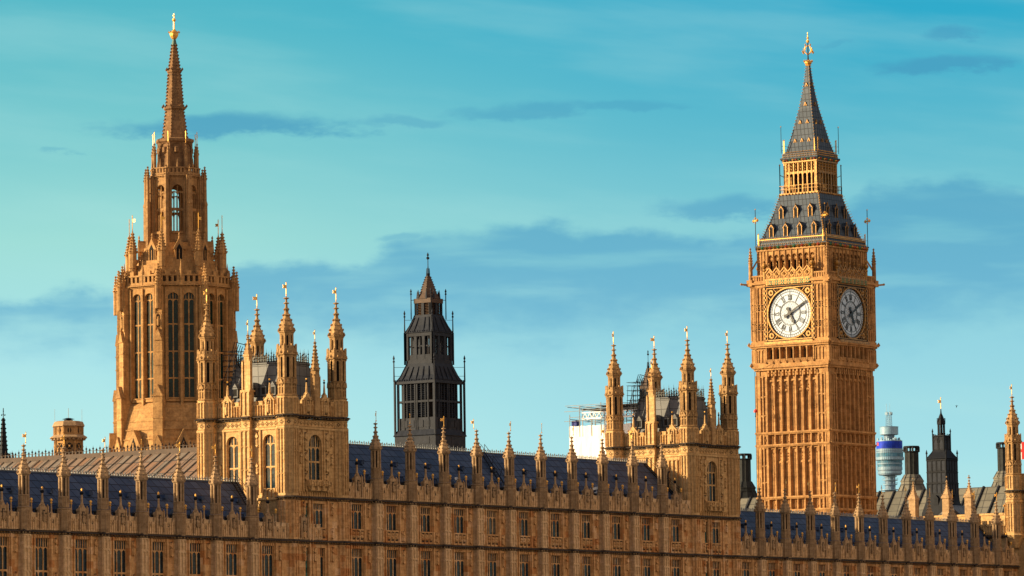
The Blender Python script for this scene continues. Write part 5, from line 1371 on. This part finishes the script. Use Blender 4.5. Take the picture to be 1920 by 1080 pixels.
# ------------------------------------------------------------------ slate ventilation turret with gilded vane
def slate_turret():
    root = empty('ventilation_turret', (-44, 600, 0), 'black stepped turret with a gold flag vane, right of the clock tower', 'turret')
    sq = math.sqrt(2); st = ['iron', 'recess', 'iron2']
    w = MB(); h = 1.66
    w.lathe(0, 0, [(2.4 * sq, 25), (2.35 * sq, 29.0), (1.85 * sq, 30.8), (1.72 * sq, 33), (1.66 * sq, 37.1), (1.78 * sq, 37.2), (1.7 * sq, 37.35), (1.15 * sq, 38.2), (1.0 * sq, 38.5)], 4)
    for an in (E_, S_, W_, N_):
        w.fr((0, 0, 0), an); w.mat(0)
        for z0, z1 in ((35.3, 36.9), (33.6, 35.1), (31.9, 33.4)):
            e = .06 if z0 < 33 else 0
            for x in (-1.6, -.8, 0, .8, 1.6): w.box(x - .06, x + .06, z0, z1, h - .1, h + .1 + e)
            w.mat(2)
            for x in (-1.2, -.4, .4, 1.2): w.box(x - .27, x + .27, z0 + .1, z1 - .1, h - .05, h + .055 + e)
            w.mat(0); w.box(-1.7, 1.7, z1, z1 + .15, h - .1, h + .14 + e)
        w.mat(0); w.box(-.35, .35, 30.2, 31.2, 1.5, 2.05); w.poly([(-.45, 31.1), (.45, 31.1), (0, 31.7)], 1.4, 2.1)
        for s in (-1, 1): w.lathe(s * 1.68, 1.68, [(.1, 36.9), (.09, 37.9), (.17, 38.0), (.02, 38.6)], 6); w.lathe(s * .98, .98, [(.08, 38.4), (.08, 41.2), (.14, 41.3), (.02, 41.8)], 6)
    w.build('shaft', st, root)
    b = MB(); b.lathe(0, 0, [(.96 * sq, 38.3), (.94 * sq, 40.5), (1.02 * sq, 40.6), (1.0 * sq, 40.75), (.55 * sq, 40.8)], 4)
    for an in (E_, S_, W_, N_):
        b.fr((0, 0, 0), an); b.mat(2)
        for x in (-.48, .48): b.box(x - .3, x + .3, 38.7, 40.2, .9, .965); 
        b.mat(0)
        for x in (-.9, 0, .9): b.box(x - .07, x + .07, 38.4, 40.5, .9, 1.02)
        for x in (-.48, .48): b.arch(x - .3, x + .3, 39.6, 40.3, .94, 1.0, 4)
        for x in (-.7, 0, .7): b.knob(x, 40.85, 1.0, .12)
    b.build('bell_stage', st, root)
    l = MB()
    for q in range(8):
        a = PI / 8 + q * PI / 4; l.prism(.5 * math.cos(a), .5 * math.sin(a), 40.7, 42.6, .09, None, 6); l.prism(.6 * math.cos(a), .6 * math.sin(a), 42.5, 43.3, .05, None, 4); l.knob(.6 * math.cos(a), 43.3, .6 * math.sin(a), .08)
    l.prism(0, 0, 40.7, 42.6, .22, None, 6); l.prism(0, 0, 42.4, 42.75, .62); l.prism(0, 0, 40.7, 41.1, .6)
    l.lathe(0, 0, [(.6, 42.7), (.55, 43.0), (.3, 43.7), (.12, 44.1), (.06, 44.8)], 8); l.build('lantern', ['iron'], root)
    vane(root, 44.6, 1.9, .5, 3.0, .06)
slate_turret()

# ------------------------------------------------------------------ stone range with gable turrets below it
def turret_range():
    root = empty('stone_range', (-30, 577, 0), 'pale stone range topped by three pointed turrets, below the black turret', 'palace range')
    w = MB().fr((0, 0, 0), S_); w.box(-8, 10, -5, 27.3, -9, 0); w.box(-8, 10, 27.3, 27.6, -.4, .14); w.poly([(-2, 26.5), (1.5, 26.5), (-.2, 28.4)], -1, .1)
    w.build('wall', ['pale'], root)
    r = MB().fr((0, 0, 0), S_); r.poly([(-2.3, 27.55), (1.8, 27.55), (-.2, 29.1)], -6, -.9); r.build('roof', ['leadgrey'], root)
    for x in (-5.4, .2, 3.9):
        p = MB(); p.box(-.52, .52, 20, 30.0, -.52, .52); p.box(-.64, .64, 30.0, 30.25, -.64, .64); [p.box(sx * .5 - .06, sx * .5 + .06, 26, 30, .5, .56) for sx in (-1, 0, 1)]; p.lathe(0, 0, [(.86, 30.25), (.55, 30.7), (.24, 31.4), (.09, 32.2), (.05, 32.7)], 4)
        crockets(p, [(.8, 30.3), (.5, 30.8), (.24, 31.4), (.1, 32.2)], 4, .10, .3); p.box(-.3, .3, 32.75, 32.95, -.08, .08) if x > 3 else None; p.knob(0, 33.1, 0, .14); p.knob(0, 32.4, 0, .2)
        p.build('gable_turret', ['weathered'], root, (x, -.4, 0))
turret_range()

# ------------------------------------------------------------------ bronze-roofed office building with tall chimneys
def office_building():
    root = empty('office_building', (-110, 700, 0), 'office block with ribbed bronze roof and round black chimneys behind the palace', 'building')
    w = MB(); w.box(-3, 30, -5, 30, -80, 60); w.build('wall', ['weathered'], root)
    r = MB(); zr = 38.0
    r.add([(-9, 27, -80), (-9, 27, 62), (-2.5, zr, 62), (-2.5, zr, -80), (6, zr, 62), (6, zr, -80), (14, 27, 62), (14, 27, -80)], [(0, 1, 2, 3), (3, 2, 4, 5), (5, 4, 6, 7), (1, 6, 4, 2), (0, 3, 5, 7)])
    ro = r.build('roof', ['bronzepanel'], root)
    rb = MB()
    for i in range(46):
        x = -78 + 3.0 * i; rb.bar((-9.1, 27, x - 1.6), (-2.5, zr + .1, x), .24); 
    rb.build('roof_ribs', ['iron'], ro)
    k_ = 0
    for x, dz in ((2.1, 0), (-33.0, 0.2), (20.8, -.2)):
        c = MB(); z = dz
        c.lathe(0, 0, [(3.3, 33 + z), (3.2, 36.6 + z), (2.05, 39.0 + z), (2.05, 39.7 + z), (1.35, 40.9 + z)], 12)
        for q in range(12): a = PI / 12 + q * PI / 6; c.bar((3.25 * math.cos(a), 36.6 + z, 3.25 * math.sin(a)), (2.1 * math.cos(a), 39.0 + z, 2.1 * math.sin(a)), .09); c.bar((2.1 * math.cos(a), 39.7 + z, 2.1 * math.sin(a)), (1.38 * math.cos(a), 40.9 + z, 1.38 * math.sin(a)), .07)
        for zz in (36.5, 39.05, 39.65, 34.5): c.lathe(0, 0, [((3.3 if zz < 38 else 2.1) + .08, zz + z), ((3.3 if zz < 38 else 2.1) + .08, zz + z + .14)], 12)
        co_ = c.build('chimney', ['bronzepanel' if x > 0 else 'bronze'], root, (x, 0, 0))
        s = MB(); s.lathe(0, 0, [(1.2, 40.8 + z), (1.2, 45.0 + z)], 12)
        for q in range(12): a = PI / 12 + q * PI / 6; s.bar((1.22 * math.cos(a), 40.8 + z, 1.22 * math.sin(a)), (1.22 * math.cos(a), 45 + z, 1.22 * math.sin(a)), .05)
        for zz in (42, 43, 44): s.lathe(0, 0, [(1.25, zz + z), (1.25, zz + z + .08)], 12)
        s.build('chimney_shaft', ['bronze'], co_)
        t = MB()
        for q in range(8): a = q * PI / 4 + .1; t.bar((1.32 * math.cos(a), 44.9 + z, 1.32 * math.sin(a)), (1.32 * math.cos(a), 45.8 + z, 1.32 * math.sin(a)), .17)
        t.lathe(0, 0, [(1.4, 44.85 + z), (1.4, 45.05 + z)], 12); t.lathe(0, 0, [(1.42, 45.65 + z), (1.42, 45.95 + z)], 12); t.build('chimney_crown', ['iron'], co_)
office_building()

# ------------------------------------------------------------------ far communications tower
def telecom_tower():
    root = empty('telecom_tower', (-1475.4, 3000, 0), 'distant round communications tower with stacked glazed drums, blue band and mast', 'tower')
    Z = lambda y: 192.3 + (850 - y) / 2.4675
    c = MB(); c.prism(0, 0, -5, Z(815), 4.1, None, 20); c.build('shaft', ['btd'], root)
    def drum(name, r, y0, y1, m): d = MB(); d.prism(0, 0, Z(y1), Z(y0), r, None, 40); return d.build(name, [m], root)
    o = drum('upper_drum', 7.0, 801, 815, 'btw'); 
    q = MB(); q.prism(0, 0, Z(801), Z(800.2), 7.2, None, 40); q.prism(0, 0, Z(815.5), Z(815), 6.4, None, 40); q.build('drum_rim', ['btd'], o)
    drum('neck', 3.5, 815, 828, 'btw')
    pl = MB(); pl.prism(0, 0, Z(828), Z(826.5), 9.9, None, 40)
    for i in range(26): a = i * 2 * PI / 26; hh = rnd.uniform(.6, 3.2); rr = rnd.uniform(5, 9); pl.box(rr * math.cos(a) - .5, rr * math.cos(a) + .5, Z(827), Z(827) + hh, rr * math.sin(a) - .5, rr * math.sin(a) + .5)
    pl.build('equipment_deck', ['btw'], root)
    o = drum('screen_band', 9.9, 828, 841.5, 'bts')
    q = MB(); 
    for i in range(14): q.knob(0, 0, 0, .01) if False else None
    q.fr((0, 0, 0), -2.1); q.box(-1.2, 1.0, Z(836), Z(830), 9.7, 10.05); q.build('screen_mark', ['btr'], o)
    for i, (r, y0, y1, m) in enumerate(((10.0, 841.5, 843.5, 'btd'), (10.2, 843.5, 846.5, 'btw'), (10.0, 846.5, 848, 'btd'), (10.4, 848, 850, 'btw'), (10.2, 850, 857.5, 'btg'), (10.7, 857.5, 863, 'btw'), (9.3, 863, 869, 'btg'), (9.6, 869, 871, 'btw'), (9.2, 871, 876, 'btg'), (9.4, 876, 882, 'btw'), (9.0, 882, 884.5, 'btd'), (9.1, 884.5, 889, 'btw'), (8.4, 889, 891, 'btd'))):
        o = drum('drum', r, y0, y1, m)
        if m != 'btd':
            q = MB(); q.prism(0, 0, Z(y1) + .1, Z(y1) + .25, r + .05, None, 44)
            for k_ in range(44): a = 2 * PI * k_ / 44; q.bar(((r + .04) * math.cos(a), Z(y1) + .1, (r + .04) * math.sin(a)), ((r + .04) * math.cos(a), Z(y0) - .1, (r + .04) * math.sin(a)), .10)
            q.build('glazing_bars', ['btd'], o)
    for r, y in ((5.8, 900), (7.4, 918), (5.4, 908), (6.4, 930), (5.2, 893)):
        q = MB(); q.prism(0, 0, Z(y) - .5, Z(y), r, None, 24)
        for k_ in range(12): a = k_ * PI / 6; q.bar((r * math.cos(a), Z(y), r * math.sin(a)), (r * math.cos(a), Z(y) + 1.6, r * math.sin(a)), .14)
        q.prism(2.5, 1.0, Z(y), Z(y) + 2.4, 1.2, None, 10); q.build('platform', ['btw'], root)
    m = MB()
    for s in (-1, 1):
        for t in (-1, 1):
            m.bar((1.7 * s, Z(801), 1.7 * t), (1.4 * s, Z(772), 1.4 * t), .2)
    for i in range(8):
        z0, z1 = Z(801 - 3.6 * i), Z(801 - 3.6 * (i + 1))
        for s in (-1, 1): m.bar((-1.6, z0, 1.6 * s), (1.6, z1, 1.6 * s), .13); m.bar((1.6 * s, z0, -1.6), (1.6 * s, z1, 1.6), .13); m.bar((-1.6, z1, 1.6 * s), (1.6, z1, 1.6 * s), .13)
    for i in range(6): a = i * 1.05; m.box(2.2 * math.cos(a) - .5, 2.2 * math.cos(a) + .5, Z(778), Z(773), 2.2 * math.sin(a) - .5, 2.2 * math.sin(a) + .5)
    m.bar((-1.5, Z(775), -1), (-1.5, Z(757), -1), .14); m.bar((.2, Z(775), 1), (.2, Z(756), 1), .1); m.build('mast', ['btw'], root)
telecom_tower()

# ------------------------------------------------------------------ scaffolded, sheeted tower
def scaffold_tower():
    root = empty('scaffolded_tower', (-34, 495, 0), 'tower wrapped in white sheeting with bare scaffold and planks on top', 'scaffolding')
    s = MB().fr((0, 0, 0), S_)
    n, m_ = 22, 14; pts = []; fs = []
    for j in range(m_ + 1):
        for i in range(n + 1):
            u = -5.7 + 11.4 * i / n; v = 14 + 23.4 * j / m_
            pts.append((u, v + (.05 * math.sin(i * 2.1) if j == m_ else 0), .05 * math.sin(i * 1.9 + j * .8) + rnd.uniform(-.03, .03)))
    for j in range(m_):
        for i in range(n): a = j * (n + 1) + i; fs.append((a, a + 1, a + n + 2, a + n + 1))
    s.add(pts, fs); s.box(-5.68, 5.68, 14, 37.3, -9, -.15); s.build('sheeting', ['sheet'], root)
    t = MB().fr((0, 0, 0), S_)
    for w_ in (0, -3, -6):
        for x in (-5.6, -4.0, -3.5, -2.1, -.6, 1, 2.6, 4.2): t.bar((x, 36, w_), (x + rnd.uniform(-.05, .05), 40.1 + rnd.uniform(-.9, .3) - (1.0 if x < -5 else 0), w_), .05)
        for z in (38.1, 38.6, 39.4, 39.9, 40.15): t.bar((-5.9 + rnd.uniform(-.6, .8), z, w_), (5.5, z + rnd.uniform(-.05, .1), w_ + rnd.uniform(-.1, .1)), .045)
    for x in (-5, -3, 0): t.bar((x, 39.8, -6.5), (x - .3, 39.9, .9), .05); t.bar((x, 38.2, -6.5), (x, 38.3, .8), .05)
    t.build('scaffold_tubes', ['tube'], root)
    b = MB().fr((0, 0, 0), S_)
    for i in range(12): x = -3.4 + .75 * i; b.bar((x, 38.35, .1), (x + .38, 39.1, .1), .05); b.bar((x + .38, 39.1, .1), (x + .75, 38.35, .1), .05)
    b.box(-3.5, 5.5, 38.22, 38.4, .02, .18); b.box(-3.5, 5.5, 39.05, 39.18, .02, .18); b.build('lattice_beam', ['white'], root)
    p = MB().fr((0, 0, 0), S_); p.box(-4.2, 5.5, 39.55, 39.63, -5.5, -.5); p.poly([(-4.4, 39.7), (5.5, 40.0), (5.5, 40.5), (-1.5, 40.35)], -5.6, -5.2); p.box(-2.8, 5.5, 40.05, 40.15, -6, -2); p.build('plank_deck', ['plank'], root)
    q = MB().fr((0, 0, 0), S_); q.box(-5.5, -4.7, 37.5, 38.2, -1.2, -.3); q.build('equipment_box', ['blue'], root)
scaffold_tower()

# ------------------------------------------------------------------ small things
def roof_frame(loc, label):
    root = tag(MBs(loc), label, 'scaffold frame', 'access frames on the tower roofs')
    return root
def MBs(loc):
    m = MB(); rs = random.Random(3)
    for x in (-.9, 0, .9):
        for y in (-.9, .0, .9): m.bar((x, -2.4, y), (x + .3, 1.2 if y <= 0 else 1.9, y), .03)
    for z in (-1.8, -1.2, -.6, 0, .6, 1.2, 1.6):
        for y in (-.9, .0, .9): m.bar((-.9, z, y), (1.1, z, y), .028)
        for x in (-.9, 0, .9): m.bar((x, z, -.9), (x, z, .9), .028)
    for i in range(5): m.bar((-.9 + i * .35, 2.5 - .1 * i, .9), (-.5 + i * .35, 1.4, .2), .04)
    m.bar((-.6, 2.5, .9), (1.2, 2.3, .9), .05); m.bar((.9, 2.5, .9), (1.2, .5, .9), .05); m.bar((-.9, -2, -.9), (.9, 1.2, -.9), .04); m.bar((.9, -2, .9), (-.9, 1.2, .9), .04)
    return m.build('scaffold_frame', ['iron2'], None, loc)
f1 = roof_frame((-9.7, 387.6, 38.0), 'dark scaffold frame on the square tower roof in front of the octagonal spire')
f2 = f1.copy(); scn.collection.objects.link(f2); f2.location = (-9.8, 466.5, 38.6); f2['label'] = 'dark scaffold frame on the tower roof beside the white sheeted scaffolding'

def ladder(p, q, wd, label):
    m = MB(); p, q = Vector(p), Vector(q); o = Vector((wd, 0, 0)); n = int((q - p).length / .33)
    m.bar(p - o, q - o, .06); m.bar(p + o, q + o, .06)
    for i in range(n + 1): c = p.lerp(q, i / n); m.bar(c - o, c + o, .045)
    for s in (-1, 1): m.bar(p + o * s + Vector((0, .9, 0)), q + o * s + Vector((0, .9, .6)), .03)
    for i in range(4): c = p.lerp(q, i / 3); m.bar(c + o, c + o + Vector((0, .9, .2 * i)), .03)
    return tag(m.build('roof_ladder', ['iron']), label, 'ladder', 'ladders on the slate roofs')
ladder((382.5, 25.1, -5.7), (380.9, 21.3, -1.6), .34, 'black roof ladder at the end of the low slate roof beside the square tower')
ladder((428.4, 30.05, -5.85), (427.0, 25.6, -1.7), .40, 'black roof ladder halfway along the tall middle slate roof')
ladder((462.0, 29.8, -5.7), (463.1, 25.6, -1.9), .30, 'roof ladder at the far end of the middle slate roof')
ladder((542.0, 24.7, -5.7), (544.0, 21.0, -2.0), .28, 'roof ladder at the end of the right slate roof by the corner turret')

def floodlight(loc, label, rz):
    root = empty('floodlight', loc, label, 'floodlight', 'white floodlights on the parapet')
    b = MB(); b.lathe(0, 0, [(.05, -.45), (.05, -.05)], 6); b.box(-.2, .2, -.5, -.4, -.2, .2); b.build('bracket', ['white'], root)
    h = MB().fr((0, 0, 0), rz); h.poly([(-.42, .02), (.42, -.16), (.46, .14), (-.38, .32)], -.18, .18); h.build('housing', ['white'], root)
    g_ = MB().fr((0, 0, 0), rz); g_.box(.44, .47, -.14, .12, -.15, .15); g_.build('lamp_face', ['black'], root)
floodlight((-.5, 415.95, 26.15), 'white tilted floodlight on the middle parapet near the dark iron tower', .5)
floodlight((-.5, 443.8, 26.05), 'small white floodlight on the middle parapet near the white sheeting', 2.3)

root = empty('crane_cable', (-41, 543, 0), 'thin cable hanging beside the clock tower with a small red hook block', 'cable')
m = MB(); m.bar((0, 26, 0), (0, 47.2, 0), .03); m.bar((0, 47.2, 0), (1.4, 48.4, 2.4), .03); m.build('cable', ['iron2'], root)
m = MB(); m.ball(0, 41.75, 0, .26, 8); m.box(-.33, .33, 41.5, 41.75, -.12, .12); m.build('hook_block', ['red'], root); m = MB(); m.bar((0, 41.0, 0), (0, 41.5, 0), .06); m.knob(0, 40.95, 0, .13); m.build('hook', ['iron2'], root)

root = empty('flag', (-5.2, 560, 0), 'red, white and blue flag flying behind the corner turret at the right edge', 'flag')
p = MB(); p.lathe(0, 0, [(.08, 20), (.06, 37.5)], 8); p.ball(0, 37.6, 0, .12); p.build('flagpole', ['white'], root)
fl = MB(); L_, H_ = 4.9, 2.4; nx, nz = 44, 22
du_, dw_ = -.82, -.57                                         # flies west, rippling
def fp(i, j):
    a = i / nx; return (du_ * L_ * a * .3 + .12 * math.sin(a * 9), 34.3 + H_ * j / nz - .25 * a + .1 * math.sin(a * 7 + 1), -L_ * a * .9 + .1 * math.sin(a * 8))
cols = []
for j in range(nz):
    for i in range(nx):
        x, y = (i + .5) / nx * 2 - 1, (j + .5) / nz * 2 - 1
        d1 = abs(x - y) * .45; c_ = 2
        if min(abs(x - y), abs(x + y)) < .34: c_ = 0
        if min(abs(x - y), abs(x + y)) < .13: c_ = 1
        if abs(x) < .17 or abs(y) < .33: c_ = 0
        if abs(x) < .10 or abs(y) < .20: c_ = 1
        fl.mat(c_); b_ = len(fl.v); fl.add([fp(i, j), fp(i + 1, j), fp(i + 1, j + 1), fp(i, j + 1)], [(0, 1, 2, 3)])
fl.build('cloth', ['white', 'red', 'blue'], root)

bird = MB(); bird.lathe(0, 0, [(.01, -.18), (.06, -.05), (.05, .08), (.01, .2)], 6)
bird.add([(0, 0, 0), (.32, .10, .06), (.36, .14, .0), (.05, .06, -.06)], [(0, 1, 2, 3)]); bird.add([(0, 0, 0), (-.32, .12, .06), (-.36, .16, 0), (-.05, .06, -.06)], [(0, 1, 2, 3)])
tag(bird.build('bird', ['iron'], None, (16, 500, 37.5)), 'tiny dark bird in the open sky right of the black turret', 'bird')

# ------------------------------------------------------------------ no two bays quite alike: blinds, brighter panes, turned vanes
rv = random.Random(23)
for o in list(scn.objects):
    n = o.name.split('.')[0]
    if n == 'pane' and o.parent and o.parent.parent and o.parent.parent.name.startswith('river_front'):
        t = rv.random()
        if t < 0.42 and o.data.materials[0] == M['glass']:
            o.material_slots[0].link = 'OBJECT'; o.material_slots[0].material = M['blueglass' if t < 0.36 else 'blindglass']
    elif n == 'weather_vane' and o.parent and o.parent.name.startswith('pinnacle'):
        o.rotation_euler = (R(rv.uniform(-1.5, 1.5)), R(rv.uniform(-1.5, 1.5)), rv.uniform(-.7, .7))
